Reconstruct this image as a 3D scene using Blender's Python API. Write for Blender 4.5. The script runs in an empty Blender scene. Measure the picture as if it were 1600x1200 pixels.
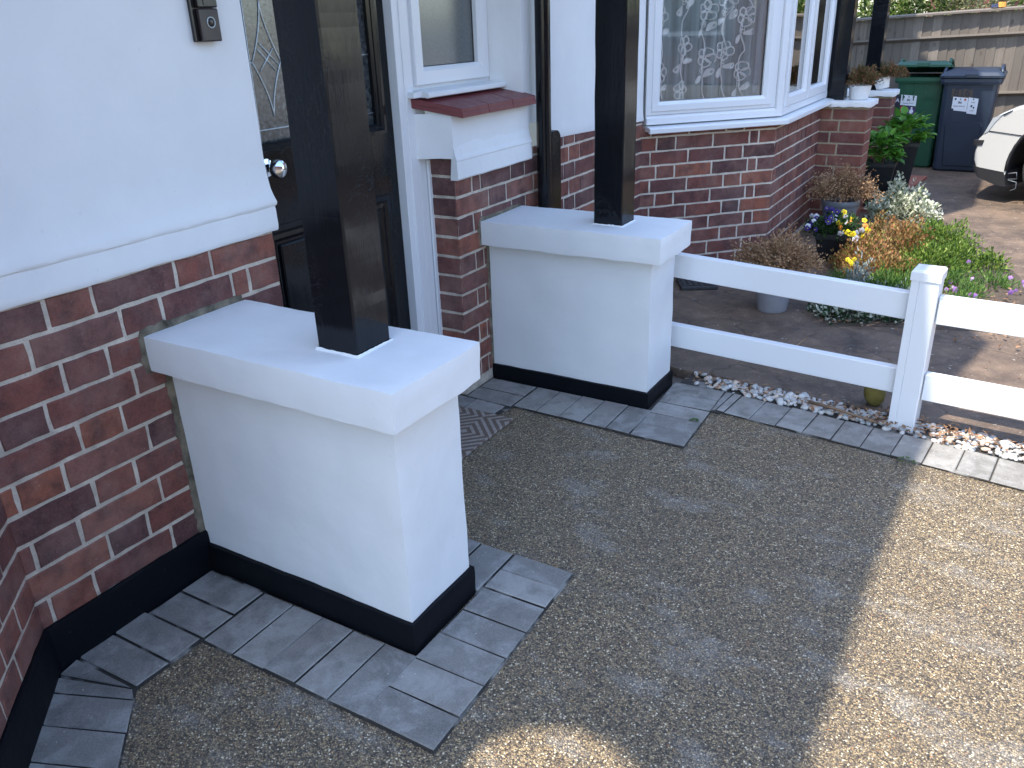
import bpy, bmesh, math, random
from math import radians, sin, cos, pi
from mathutils import Vector, Matrix, noise, Euler
random.seed(7)
S = bpy.context.scene
C = S.collection

# ---------------------------------------------------------------- camera
cam_d = bpy.data.cameras.new('camera'); cam = bpy.data.objects.new('camera', cam_d); C.objects.link(cam)
cam.location = (1.7487, -1.1948, 1.3770)
cam.rotation_euler = (1.15776, 0.03335, 0.53592)
cam_d.sensor_width = 36; cam_d.lens = 1284.4/1600*36
cam_d.clip_start = 0.02; cam_d.clip_end = 500
S.camera = cam

# ---------------------------------------------------------------- world, sun, exposure
SDX, SDY = 0.20, 0.43                       # ground travel of a shadow per metre of height
sun_dir = Vector((SDX, SDY, -1)).normalized()
elev = math.asin(-sun_dir.z)
az = math.atan2(-sun_dir.x, -sun_dir.y)      # compass bearing of the sun from +Y towards +X
W = bpy.data.worlds.new('World'); S.world = W; W.use_nodes = True
nt = W.node_tree; nt.nodes.clear()
sky = nt.nodes.new('ShaderNodeTexSky'); sky.sky_type = 'NISHITA'; sky.sun_disc = False
sky.sun_elevation = elev; sky.sun_rotation = az; sky.dust_density = 0.8; sky.ozone_density = 1.6
bg = nt.nodes.new('ShaderNodeBackground'); bg.inputs['Strength'].default_value = 0.15
wo = nt.nodes.new('ShaderNodeOutputWorld')
nt.links.new(sky.outputs[0], bg.inputs[0]); nt.links.new(bg.outputs[0], wo.inputs[0])
sd = bpy.data.lights.new('sun', 'SUN'); sd.energy = 2.15; sd.angle = radians(0.55); sd.color = (1.0, 0.93, 0.82)
sun = bpy.data.objects.new('sun', sd); C.objects.link(sun)
sun.rotation_euler = sun_dir.to_track_quat('-Z', 'Y').to_euler(); sun.location = (0, -3, 9)
S.view_settings.view_transform = 'Standard'; S.view_settings.look = 'None'
S.view_settings.exposure = 2.0; S.view_settings.gamma = 1.0; S.view_settings.use_curve_mapping = False
S.render.engine = 'CYCLES'

# ---------------------------------------------------------------- helpers
def V(*a): return Vector(a)
def empty(name, loc, rz=0.0):
    o = bpy.data.objects.new(name, None); o.empty_display_size = .1; C.objects.link(o)
    o.location = loc; o.rotation_euler = (0, 0, rz); return o
def tag(o, label=None, cat=None, group=None, kind=None):
    if label: o['label'] = label
    if cat: o['category'] = cat
    if group: o['group'] = group
    if kind: o['kind'] = kind
    return o
def build(name, bm, mats, parent=None, smooth=False, angle=None):
    """link bm as one mesh; when it has a parent the verts are given in world space if parent is unrotated at its loc"""
    me = bpy.data.meshes.new(name); bmesh.ops.recalc_face_normals(bm, faces=bm.faces) if not getattr(bm, 'keepn', False) else None
    bm.to_mesh(me); bm.free()
    for m in (mats if isinstance(mats, (list, tuple)) else [mats]): me.materials.append(m)
    if smooth:
        for p in me.polygons: p.use_smooth = True
        me.set_sharp_from_angle(angle=radians(38))
    o = bpy.data.objects.new(name, me); C.objects.link(o)
    if parent is not None:
        o.parent = parent
    return o
def wbuild(name, bm, mats, parent, **k):
    """bm in world space, child of an empty"""
    g = parent
    M = Matrix.Identity(4); chain = []
    while g is not None: chain.append(g); g = g.parent
    for g in reversed(chain): M = M @ (Matrix.Translation(g.location) @ g.rotation_euler.to_matrix().to_4x4())
    bm.transform(M.inverted()); return build(name, bm, mats, parent, **k)
def box(bm, lo, hi, mi=0, bev=0.0, M=None):
    n0 = len(bm.faces)
    xs = (lo[0], hi[0]); ys = (lo[1], hi[1]); zs = (lo[2], hi[2])
    vs = [bm.verts.new((xs[i], ys[j], zs[k])) for i in (0, 1) for j in (0, 1) for k in (0, 1)]
    F = [(0,1,3,2),(4,6,7,5),(0,4,5,1),(2,3,7,6),(0,2,6,4),(1,5,7,3)]
    fs = [bm.faces.new([vs[i] for i in f]) for f in F]
    if bev > 0:
        es = list({e for f in fs for e in f.edges})
        r = bmesh.ops.bevel(bm, geom=es, offset=bev, segments=1, affect='EDGES')
        fs = list({f for f in r['faces']} | {f for f in fs if f.is_valid})
        vs = list({v for f in fs for v in f.verts})
    for f in fs: f.material_index = mi
    if M is not None:
        for v in vs: v.co = M @ v.co
    return vs
def prism(bm, poly, z0, z1, mi=0):
    b = [bm.verts.new((p[0], p[1], z0)) for p in poly]; t = [bm.verts.new((p[0], p[1], z1)) for p in poly]
    n = len(poly)
    fs = [bm.faces.new(b[::-1]), bm.faces.new(t)]
    for i in range(n): fs.append(bm.faces.new((b[i], b[(i+1) % n], t[(i+1) % n], t[i])))
    for f in fs: f.material_index = mi
    return b+t
def rough(bm, amp, scale, seed=0, zfix=None):
    for v in bm.verts:
        p = v.co*scale + V(seed*7.3, seed*3.1, seed)
        d = noise.noise_vector(p)*amp + noise.noise_vector(p*3.7)*amp*.35
        if zfix is not None and v.co.z < zfix: d.z = 0
        v.co += d
def rbox(lo, hi, cell=.02, bev=.006, amp=.0015, scale=9, seed=0):
    """subdivided soft-edged box, hand-plastered look"""
    bm = bmesh.new(); vs = {}
    n = [max(1, int(round((hi[i]-lo[i])/cell))) for i in range(3)]
    def co(i, j, k):
        return V(*(lo[a]+(hi[a]-lo[a])*t/n[a] for a, t in enumerate((i, j, k))))
    def vert(i, j, k):
        if (i, j, k) not in vs:
            p = co(i, j, k)
            ext = [(i in (0, n[0])), (j in (0, n[1])), (k in (0, n[2]))]
            if sum(ext) >= 2:
                c = (V(*lo)+V(*hi))/2
                for a in range(3):
                    if ext[a]: p[a] += -bev*.30*math.copysign(1, p[a]-c[a])*(1 if sum(ext) == 2 else 1.5)
            vs[(i, j, k)] = bm.verts.new(p)
        return vs[(i, j, k)]
    for a in range(3):
        b, c = (a+1) % 3, (a+2) % 3
        for s in (0, n[a]):
            for p in range(n[b]):
                for q in range(n[c]):
                    idx = []
                    for dp, dq in ((0,0),(1,0),(1,1),(0,1)):
                        t = [0, 0, 0]; t[a] = s; t[b] = p+dp; t[c] = q+dq; idx.append(vert(*t))
                    if s == 0: idx.reverse()
                    bm.faces.new(idx)
    rough(bm, amp, scale, seed); return bm
def sweep(plan, prof, step=.04, amp=.0, scale=8, seed=0, cap=True, amp_top=None):
    """sweep a vertical profile [(off,z)] along a plan polyline; off is to the right of travel"""
    bm = bmesh.new(); cols = []
    n = len(plan); P = [V(*p) for p in plan]
    def nrm(a, b):
        d = (b-a).normalized(); return V(d.y, -d.x)
    pts = []
    for i in range(n):
        if i == 0: m = nrm(P[0], P[1])
        elif i == n-1: m = nrm(P[-2], P[-1])
        else:
            n1, n2 = nrm(P[i-1], P[i]), nrm(P[i], P[i+1]); m = (n1+n2); m = m/(m.dot(n1))
        pts.append((P[i], m, nrm(P[i], P[i+1]) if i < n-1 else None))
    for i in range(n):
        cols.append((pts[i][0], pts[i][1]))
        if i < n-1:
            L = (P[i+1]-P[i]).length; k = max(1, int(L/step))
            for j in range(1, k): cols.append((P[i].lerp(P[i+1], j/k), pts[i][2]))
    grid = []
    for p, m in cols:
        grid.append([bm.verts.new((p.x+m.x*o, p.y+m.y*o, z)) for o, z in prof])
    for a, b in zip(grid, grid[1:]):
        for k in range(len(prof)-1):
            bm.faces.new((a[k], a[k+1], b[k+1], b[k]))
    if amp: rough(bm, amp, scale, seed)
    return bm
def tube(bm, pts, r, seg=10, mi=0, caps=True, r1=None):
    pts = [V(*p) for p in pts]; rings = []
    n = len(pts)
    ref = V(.3, .5, .81)
    for i, p in enumerate(pts):
        d = (pts[min(i+1, n-1)]-pts[max(i-1, 0)]).normalized()
        if abs(d.dot(ref)) > .95: ref = V(1, 0, 0)
        a = d.cross(ref).normalized(); b = d.cross(a).normalized()
        rr = r if r1 is None else r+(r1-r)*i/(n-1)
        rings.append([bm.verts.new(p+a*cos(2*pi*k/seg)*rr+b*sin(2*pi*k/seg)*rr) for k in range(seg)])
    for A, B in zip(rings, rings[1:]):
        for k in range(seg):
            f = bm.faces.new((A[k], A[(k+1) % seg], B[(k+1) % seg], B[k])); f.material_index = mi; f.smooth = True
    if caps:
        f = bm.faces.new(rings[0][::-1]); f.material_index = mi
        f = bm.faces.new(rings[-1]); f.material_index = mi
def lathe(bm, prof, c=(0, 0, 0), seg=28, mi=0, wob=0.0, tilt=None):
    rings = []
    for r, z in prof:
        rings.append([bm.verts.new((c[0]+cos(2*pi*k/seg)*max(r, .0004)*(1+wob*(-1)**k), c[1]+sin(2*pi*k/seg)*max(r, .0004)*(1+wob*(-1)**k), c[2]+z)) for k in range(seg)])
    for A, B in zip(rings, rings[1:]):
        for k in range(seg):
            f = bm.faces.new((A[k], A[(k+1) % seg], B[(k+1) % seg], B[k])); f.material_index = mi; f.smooth = True
    f = bm.faces.new(rings[0][::-1]); f.material_index = mi

# ---------------------------------------------------------------- materials
def new_mat(name):
    m = bpy.data.materials.new(name); m.use_nodes = True
    return m, m.node_tree, m.node_tree.nodes['Principled BSDF']
def N(t, kind, **kw):
    n = t.nodes.new(kind)
    for k, v in kw.items():
        if k in n.inputs: n.inputs[k].default_value = v
        else: setattr(n, k, v)
    return n
def ramp(t, src, stops, interp='LINEAR'):
    r = t.nodes.new('ShaderNodeValToRGB'); e = r.color_ramp; e.interpolation = interp
    while len(e.elements) > len(stops) and len(e.elements) > 1: e.elements.remove(e.elements[-1])
    while len(e.elements) < len(stops): e.elements.new(1)
    for q, (p, c) in zip(e.elements, stops):
        q.position = p; q.color = (*c, 1) if len(c) == 3 else c
    t.links.new(src, r.inputs[0]); return r.outputs[0]
def coords(t, scale=None, rot=None):
    tc = t.nodes.new('ShaderNodeTexCoord')
    g = t.nodes.new('ShaderNodeNewGeometry')
    if scale is None: return g.outputs['Position']
    m = t.nodes.new('ShaderNodeMapping'); m.inputs['Scale'].default_value = scale
    if rot: m.inputs['Rotation'].default_value = rot
    t.links.new(g.outputs['Position'], m.inputs[0]); return m.outputs[0]
def noi(t, co, scale, detail=4, rough=.55, dist=0.0):
    n = N(t, 'ShaderNodeTexNoise', Scale=scale, Detail=detail, Roughness=rough, Distortion=dist); t.links.new(co, n.inputs['Vector']); return n.outputs[0]
def vor(t, co, scale, feature='F1', out='Color', rand=1.0):
    n = t.nodes.new('ShaderNodeTexVoronoi'); n.feature = feature; n.inputs['Scale'].default_value = scale; n.inputs['Randomness'].default_value = rand
    t.links.new(co, n.inputs['Vector']); return n.outputs[out]
def mix(t, fac, a, b, mode='MIX'):
    n = t.nodes.new('ShaderNodeMix'); n.data_type = 'RGBA'; n.blend_type = mode
    for s, v in ((n.inputs[0], fac), (n.inputs[6], a), (n.inputs[7], b)):
        if isinstance(v, bpy.types.NodeSocket): t.links.new(v, s)
        elif isinstance(v, (int, float)): s.default_value = v
        else: s.default_value = (*v, 1)
    return n.outputs[2]
def mth(t, op, a, b=0.0, clamp=False):
    n = t.nodes.new('ShaderNodeMath'); n.operation = op; n.use_clamp = clamp
    for s, v in ((n.inputs[0], a), (n.inputs[1], b)):
        if isinstance(v, bpy.types.NodeSocket): t.links.new(v, s)
        else: s.default_value = v
    return n.outputs[0]
def bump(t, bs, h, strength, dist=.002):
    b = N(t, 'ShaderNodeBump', Strength=strength, Distance=dist); t.links.new(h, b.inputs['Height'])
    cur = bs.inputs['Normal']
    if cur.is_linked: t.links.new(cur.links[0].from_socket, b.inputs['Normal'])
    t.links.new(b.outputs[0], bs.inputs['Normal'])
def setc(t, bs, c):
    if isinstance(c, bpy.types.NodeSocket): t.links.new(c, bs.inputs['Base Color'])
    else: bs.inputs['Base Color'].default_value = (*c, 1)
def setr(t, bs, r):
    if isinstance(r, bpy.types.NodeSocket): t.links.new(r, bs.inputs['Roughness'])
    else: bs.inputs['Roughness'].default_value = r
def simple(name, col, rough=.5, var=.15, scale=8, bmp=0.0, bscale=60, metallic=0, spec=.5, bdist=.001):
    m, t, b = new_mat(name); co = coords(t)
    n = noi(t, co, scale, 5)
    c = mix(t, n, tuple(x*(1-var) for x in col), tuple(min(1, x*(1+var)) for x in col)); setc(t, b, c)
    setr(t, b, ramp(t, noi(t, co, scale*2.3, 3), [(.3, (rough*.8,)*3), (.7, (min(1, rough*1.2),)*3)]))
    b.inputs['Metallic'].default_value = metallic; b.inputs['Specular IOR Level'].default_value = spec
    if bmp: bump(t, b, noi(t, co, bscale, 4), bmp, bdist)
    return m
def island(t): return t.nodes.new('ShaderNodeNewGeometry').outputs['Random Per Island']

def white_masonry():
    m, t, b = new_mat('white_masonry_paint'); co = coords(t)
    c = mix(t, ramp(t, noi(t, co, 3.2, 6, .6), [(.35, (0,)*3), (.75, (1,)*3)]), (.80, .80, .79), (.73, .735, .735))
    sp = ramp(t, noi(t, co, 55, 2), [(.70, (0,)*3), (.76, (1,)*3)])
    c = mix(t, mth(t, 'MULTIPLY', sp, .25), c, (.55, .55, .53)); setc(t, b, c); setr(t, b, .55)
    bump(t, b, noi(t, co, 6, 3, .5), .5, .012); bump(t, b, noi(t, co, 60, 4, .6), .35, .0012)
    # brush drag marks
    bump(t, b, noi(t, coords(t, (14, 14, 120)), 1.0, 3), .12, .001)
    return m
M_WHITE = white_masonry()
M_UPVC, t_, b_ = new_mat('white_upvc'); setc(t_, b_, mix(t_, noi(t_, coords(t_), 2.0, 3), (.75, .76, .77), (.775, .78, .785))); setr(t_, b_, .3)
def matt_black():
    m, t, b = new_mat('black_masonry_paint'); co = coords(t)
    sp = ramp(t, noi(t, co, 90, 3), [(.70, (0,)*3), (.74, (1,)*3)])
    setc(t, b, mix(t, mth(t, 'MULTIPLY', sp, .5), (.0045, .0055, .008), (.08, .08, .08))); setr(t, b, .5)
    b.inputs['Specular IOR Level'].default_value = .13
    bump(t, b, noi(t, co, 14, 4), .5, .005); bump(t, b, noi(t, co, 120, 3), .3, .001); return m
M_BLACK = matt_black()
def gloss_black():
    m, t, b = new_mat('black_gloss_wood_paint'); co = coords(t)
    setc(t, b, (.006, .007, .009)); setr(t, b, ramp(t, noi(t, co, 9, 3), [(.3, (.10,)*3), (.75, (.20,)*3)]))
    bump(t, b, noi(t, coords(t, (18, 18, 3.0)), 1.0, 4, .6), .35, .003)
    bump(t, b, noi(t, coords(t, (150, 150, 14)), 1.0, 3), .22, .0010)
    # cracked knots under the paint
    k = ramp(t, noi(t, coords(t, (26, 26, 22)), 1.0, 2, .5, 2.5), [(.485, (1,)*3), (.50, (0,)*3), (.515, (1,)*3)])
    g = ramp(t, noi(t, coords(t, (5, 5, 3)), 1.0, 1), [(.50, (0,)*3), (.62, (1,)*3)])
    bump(t, b, mth(t, 'MAXIMUM', k, mth(t, 'SUBTRACT', 1.0, g)), .5, .002)
    b.inputs['Specular IOR Level'].default_value = .27
    return m
M_GLOSS = gloss_black()
def brickm(name, cols, stain=.72):
    m, t, b = new_mat(name); co = coords(t); r = island(t)
    c = ramp(t, r, cols)
    n1 = noi(t, co, 16, 5, .6); dark = ramp(t, n1, [(.42, (0,)*3), (.68, (1,)*3)])
    c = mix(t, mth(t, 'MULTIPLY', dark, stain), c, (.040, .024, .026))
    n2 = ramp(t, noi(t, co, 11, 3, .5), [(.5, (0,)*3), (.75, (1,)*3)])
    c = mix(t, mth(t, 'MULTIPLY', n2, .35), c, (.27, .085, .045))
    fine = noi(t, co, 190, 3, .6); c = mix(t, .26, c, ramp(t, fine, [(.3, (.015, .008, .008)), (.7, (.26, .10, .08))]))
    dust = ramp(t, noi(t, co, 5.5, 6, .7), [(.45, (0,)*3), (.72, (1,)*3)])
    c = mix(t, mth(t, 'MULTIPLY', dust, .42), c, (.30, .215, .185))
    sp = ramp(t, vor(t, co, 75, out='Distance'), [(.045, (1,)*3), (.085, (0,)*3)])
    gate = ramp(t, noi(t, co, 17, 2), [(.52, (0,)*3), (.6, (1,)*3)])
    c = mix(t, mth(t, 'MULTIPLY', mth(t, 'MULTIPLY', sp, gate), .7), c, (.5, .46, .42))
    setc(t, b, c); setr(t, b, .78); b.inputs['Specular IOR Level'].default_value = .3
    bump(t, b, noi(t, co, 26, 4), .5, .004); bump(t, b, fine, .45, .0012)
    return m
BR = [(0, (.050, .032, .038)), (.12, (.125, .055, .052)), (.30, (.195, .070, .055)), (.50, (.25, .083, .058)), (.66, (.150, .062, .058)), (.80, (.34, .115, .066)), (.90, (.26, .12, .095)), (1, (.12, .065, .066))]
M_BRICK = brickm('red_brick', BR)
M_BRICK2 = brickm('weathered_red_brick', [(0, (.10, .04, .04)), (.3, (.2, .06, .045)), (.6, (.27, .09, .055)), (1, (.15, .055, .045))], .35)
def mortarm(name, a, b_):
    m, t, b = new_mat(name); co = coords(t)
    c = mix(t, ramp(t, noi(t, co, 22, 5), [(.3, (0,)*3), (.7, (1,)*3)]), a, b_)
    c = mix(t, ramp(t, noi(t, co, 220, 3), [(.55, (0,)*3), (.75, (.6,)*3)]), c, (.2, .17, .14)); setc(t, b, c); setr(t, b, .9)
    bump(t, b, noi(t, co, 60, 5), .9, .004); return m
M_MORTAR = mortarm('grey_mortar', (.40, .345, .28), (.66, .575, .47))
M_MORTAR_L = mortarm('pale_mortar', (.52, .46, .38), (.72, .64, .53))
M_MORTAR_Y = mortarm('sandy_mortar', (.30, .25, .17), (.38, .32, .22))
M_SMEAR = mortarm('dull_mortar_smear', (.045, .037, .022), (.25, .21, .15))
def gravelm():
    m, t, b = new_mat('resin_bound_gravel'); co = coords(t, (1, 1, 1))
    nd = N(t, 'ShaderNodeTexNoise', Scale=60, Detail=1); t.links.new(co, nd.inputs['Vector'])
    vm = t.nodes.new('ShaderNodeVectorMath'); vm.operation = 'MULTIPLY_ADD'; t.links.new(nd.outputs['Color'], vm.inputs[0]); vm.inputs[1].default_value = (.006,)*3; t.links.new(co, vm.inputs[2])
    cell = vor(t, vm.outputs[0], 270, out='Color'); dist = vor(t, vm.outputs[0], 270, out='Distance')
    sep = t.nodes.new('ShaderNodeSeparateColor'); t.links.new(cell, sep.inputs[0])
    c = ramp(t, sep.outputs[0], [(0, (.075, .058, .040)), (.18, (.17, .128, .083)), (.36, (.31, .228, .13)), (.52, (.44, .315, .165)), (.66, (.23, .18, .12)), (.80, (.60, .45, .245)), (.90, (.35, .28, .19)), (.955, (.98, .85, .60)), (.995, (.48, .20, .08))], 'CONSTANT')
    big = ramp(t, noi(t, co, 2.2, 4, .6), [(.3, (0,)*3), (.75, (1,)*3)])
    c = mix(t, mth(t, 'MULTIPLY', big, .25), c, (.12, .10, .085))
    haze = ramp(t, noi(t, coords(t, (1.6, 3.0, 1), (0, 0, .5)), 2.4, 6, .62), [(.53, (0,)*3), (.72, (1,)*3)])
    hz2 = ramp(t, noi(t, co, 46, 3), [(.35, (.3,)*3), (.65, (1,)*3)])
    c = mix(t, mth(t, 'MULTIPLY', mth(t, 'MULTIPLY', haze, hz2), .75), c, (.52, .50, .46))
    gap = ramp(t, dist, [(.30, (0,)*3), (.72, (1,)*3)])
    c = mix(t, mth(t, 'MULTIPLY', gap, .62), c, (.022, .019, .017))
    setc(t, b, c); setr(t, b, ramp(t, sep.outputs[1], [(0, (.35,)*3), (1, (.75,)*3)]))
    h = mth(t, 'ADD', mth(t, 'SUBTRACT', 1.0, dist), mth(t, 'MULTIPLY', sep.outputs[2], .8))
    bump(t, b, h, 1.0, .0035)
    bump(t, b, noi(t, co, 9, 2), .3, .01)
    return m
M_GRAVEL = gravelm()
def pavm():
    m, t, b = new_mat('charcoal_concrete_block'); co = coords(t); r = island(t)
    c = ramp(t, r, [(0, (.185, .172, .152)), (.5, (.25, .234, .208)), (1, (.33, .308, .272))])
    st = ramp(t, noi(t, co, 8, 6, .68, .6), [(.46, (0,)*3), (.62, (1,)*3)])
    c = mix(t, mth(t, 'MULTIPLY', st, .55), c, (.48, .47, .44))
    dk = ramp(t, noi(t, coords(t, (1, 1, 1)), 19, 4), [(.5, (0,)*3), (.7, (1,)*3)])
    c = mix(t, mth(t, 'MULTIPLY', dk, .45), c, (.075, .07, .06))
    f = noi(t, co, 260, 2); c = mix(t, .35, c, ramp(t, f, [(.35, (.06,)*3), (.68, (.22, .22, .215))]))
    sp = ramp(t, vor(t, co, 55, out='Distance'), [(.06, (1,)*3), (.11, (0,)*3)])
    g2 = ramp(t, noi(t, co, 23, 2), [(.5, (0,)*3), (.56, (1,)*3)])
    c = mix(t, mth(t, 'MULTIPLY', sp, g2), c, (.55, .55, .52))
    setc(t, b, c); setr(t, b, .78); bump(t, b, noi(t, co, 30, 4), .35, .003); bump(t, b, f, .5, .001); return m
M_PAV = pavm()
def jointm():
    m, t, b = new_mat('joint_sand'); co = coords(t)
    c = mix(t, ramp(t, noi(t, co, 9, 3), [(.54, (0,)*3), (.64, (1,)*3)]), (.040, .036, .031), (.24, .23, .21)); setc(t, b, c); setr(t, b, .95); bump(t, b, noi(t, co, 150, 3), .8, .001); return m
M_JOINT = jointm()
def printed():
    m, t, b = new_mat('printed_concrete'); co = coords(t)
    c = mix(t, ramp(t, noi(t, co, 3.3, 6, .65), [(.32, (0,)*3), (.7, (1,)*3)]), (.060, .043, .032), (.185, .128, .087))
    c = mix(t, ramp(t, noi(t, co, 12, 5, .7), [(.52, (0,)*3), (.75, (.7,)*3)]), c, (.24, .165, .115))
    nd = N(t, 'ShaderNodeTexNoise', Scale=4, Detail=3); t.links.new(co, nd.inputs['Vector'])
    vm = t.nodes.new('ShaderNodeVectorMath'); vm.operation = 'MULTIPLY_ADD'; t.links.new(nd.outputs['Color'], vm.inputs[0]); vm.inputs[1].default_value = (.35,)*3; t.links.new(co, vm.inputs[2])
    cr = vor(t, vm.outputs[0], 3.2, 'DISTANCE_TO_EDGE', 'Distance')
    line = ramp(t, cr, [(.0, (1,)*3), (.035, (0,)*3)])
    c = mix(t, mth(t, 'MULTIPLY', mth(t, 'MULTIPLY', line, ramp(t, noi(t, co, 5, 3), [(.4, (0,)*3), (.6, (1,)*3)])), .6), c, (.03, .022, .02))
    f = noi(t, co, 90, 5, .7); c = mix(t, ramp(t, f, [(.58, (0,)*3), (.74, (.8,)*3)]), c, (.36, .30, .25))
    lich = ramp(t, noi(t, coords(t, (1, 1, 1)), 38, 3), [(.70, (0,)*3), (.73, (1,)*3)])
    c = mix(t, mth(t, 'MULTIPLY', lich, .7), c, (.5, .47, .40))
    setc(t, b, c); setr(t, b, .7)
    bump(t, b, ramp(t, cr, [(.0, (0,)*3), (.06, (1,)*3)]), .6, .006); bump(t, b, noi(t, co, 14, 6, .7), .9, .012); bump(t, b, f, .4, .003); return m
M_PRINT = printed()
M_SOIL = simple('garden_soil', (.075, .055, .04), .95, .6, 30, 1.0, 70, bdist=.01)
M_GROUND = simple('far_ground', (.16, .135, .11), .9, .3, 1, .3, 20)
M_ASPH = simple('asphalt', (.06, .06, .062), .9, .25, 3, .5, 200)
def pebm():
    m, t, b = new_mat('white_pebble'); co = coords(t); r = island(t)
    c = ramp(t, r, [(0, (.44, .43, .40)), (.4, (.58, .56, .52)), (.62, (.36, .37, .37)), (.78, (.60, .58, .54)), (.9, (.50, .34, .24)), (1, (.66, .56, .45))])
    c = mix(t, ramp(t, noi(t, co, 70, 4), [(.45, (0,)*3), (.8, (.5,)*3)]), c, (.35, .32, .28)); setc(t, b, c); setr(t, b, .55); bump(t, b, noi(t, co, 120, 3), .3, .001); return m
M_PEB = pebm()
def leafm(name, stops, trans=.25, rough_=.5, tip=None):
    m, t, b = new_mat(name); r = island(t); co = coords(t)
    c = ramp(t, r, stops)
    c = mix(t, ramp(t, noi(t, co, 9, 2), [(.35, (0,)*3), (.7, (.45,)*3)]), c, stops[0][1])
    setc(t, b, c); setr(t, b, rough_); b.inputs['Specular IOR Level'].default_value = .35
    out = t.nodes['Material Output']; tr = t.nodes.new('ShaderNodeBsdfTranslucent'); t.links.new(c, tr.inputs[0])
    ms = t.nodes.new('ShaderNodeMixShader'); ms.inputs[0].default_value = trans
    t.links.new(b.outputs[0], ms.inputs[1]); t.links.new(tr.outputs[0], ms.inputs[2]); t.links.new(ms.outputs[0], out.inputs[0]); return m
M_DRY = leafm('dry_brown_foliage', [(0, (.20, .11, .055)), (.4, (.36, .215, .115)), (.75, (.50, .32, .18)), (1, (.60, .40, .22))], .15, .8)
M_TWIG = simple('dry_twig', (.20, .13, .08), .85, .3, 30)
M_HYD = leafm('hydrangea_leaf', [(0, (.04, .12, .016)), (.5, (.10, .27, .03)), (1, (.20, .42, .06))], .3, .4)
M_GREEN = leafm('bright_green_leaf', [(0, (.03, .07, .012)), (.45, (.11, .20, .03)), (.8, (.21, .31, .05)), (1, (.32, .38, .08))], .3, .5)
M_ORANGE = leafm('orange_tinted_leaf', [(0, (.07, .085, .018)), (.25, (.20, .10, .04)), (.5, (.42, .17, .07)), (.72, (.48, .24, .10)), (.86, (.24, .27, .05)), (1, (.55, .32, .15))], .25, .55)
M_VARIE = leafm('cream_edged_leaf', [(0, (.07, .12, .045)), (.18, (.26, .30, .17)), (.32, (.64, .65, .48)), (.75, (.74, .73, .58)), (1, (.80, .80, .68))], .2, .5)
M_DVARIE = leafm('dark_variegated_leaf', [(0, (.02, .045, .02)), (.45, (.04, .085, .03)), (.56, (.10, .15, .07)), (.60, (.46, .50, .38)), (1, (.60, .62, .52))], .15, .5)
M_SILVER = leafm('silver_grey_leaf', [(0, (.12, .15, .14)), (.5, (.26, .31, .30)), (1, (.42, .47, .45))], .15, .6)
M_FINE = leafm('fine_green_leaf', [(0, (.04, .10, .02)), (.5, (.11, .22, .05)), (1, (.22, .33, .09))], .3, .5)
M_HEATH = leafm('heather_brown_green', [(0, (.04, .05, .015)), (.3, (.10, .11, .03)), (.55, (.22, .11, .05)), (.8, (.33, .13, .07)), (1, (.36, .22, .11))], .2, .7)
M_PANL = leafm('dark_green_leaf', [(0, (.012, .03, .01)), (.6, (.03, .075, .02)), (1, (.07, .14, .035))], .2, .45)
M_TREE = leafm('hedge_leaf', [(0, (.025, .05, .012)), (.35, (.08, .15, .025)), (.65, (.18, .28, .05)), (.85, (.32, .38, .12)), (1, (.55, .52, .22))], .3, .55)
M_TREE2 = leafm('pale_twiggy_leaf', [(0, (.08, .09, .04)), (.4, (.22, .24, .10)), (.8, (.36, .36, .20)), (1, (.5, .45, .28))], .25, .6)
M_LITTER = leafm('fallen_leaf', [(0, (.10, .055, .03)), (.5, (.28, .15, .08)), (1, (.45, .28, .16))], .1, .8)
def petal(name, c): return leafm(name, [(0, tuple(x*.7 for x in c)), (1, c)], .25, .5)
M_YEL = petal('yellow_petal', (.85, .70, .03)); M_ORA = petal('orange_petal', (.85, .26, .02)); M_PUR = petal('deep_purple_petal', (.055, .03, .22))
M_LIL = petal('lilac_petal', (.48, .25, .62)); M_WPET = petal('white_petal', (.75, .75, .80))
def fencem():
    m, t, b = new_mat('weathered_fence_wood'); co = coords(t); r = island(t)
    c = ramp(t, r, [(0, (.115, .098, .080)), (.5, (.168, .142, .115)), (1, (.25, .212, .172))])
    g = noi(t, coords(t, (70, 70, 3.5)), 1.0, 5, .6, 1.0)
    c = mix(t, ramp(t, g, [(.35, (0,)*3), (.7, (.8,)*3)]), c, (.13, .105, .085))
    kn = ramp(t, vor(t, coords(t, (9, 9, 5)), 1.0, out='Distance'), [(.10, (1,)*3), (.17, (0,)*3)])
    c = mix(t, mth(t, 'MULTIPLY', kn, .65), c, (.07, .05, .04))
    setc(t, b, c); setr(t, b, .85); bump(t, b, g, .4, .003); return m
M_FENCE = fencem()
M_FENCED = simple('damp_mossy_wood', (.17, .15, .10), .9, .5, 9, .5, 40)
M_POTG = simple('grey_plastic_pot', (.16, .18, .20), .45, .12, 20, .1, 60)
M_POTS = simple('pale_grey_plastic_pot', (.30, .30, .32), .45, .2, 25, .1, 60)
M_POTB = simple('black_plastic_planter', (.010, .011, .013), .35, .3, 20, .1, 60)
M_POTW = simple('white_ceramic_pot', (.72, .71, .68), .4, .12, 30, .1, 40)
M_RTILE = simple('red_painted_tile', (.165, .032, .036), .42, .22, 14, .35, 60, bdist=.002)
M_SLAB = simple('red_concrete_slab', (.28, .10, .065), .8, .25, 8, .4, 60)
M_BING = simple('green_bin_plastic', (.016, .078, .042), .38, .18, 6, .15, 60)
M_BINN = simple('navy_bin_plastic', (.019, .030, .050), .38, .18, 6, .15, 60)
M_RUBBER = simple('black_rubber', (.05, .05, .052), .8, .3, 20, .3, 60)
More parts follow.
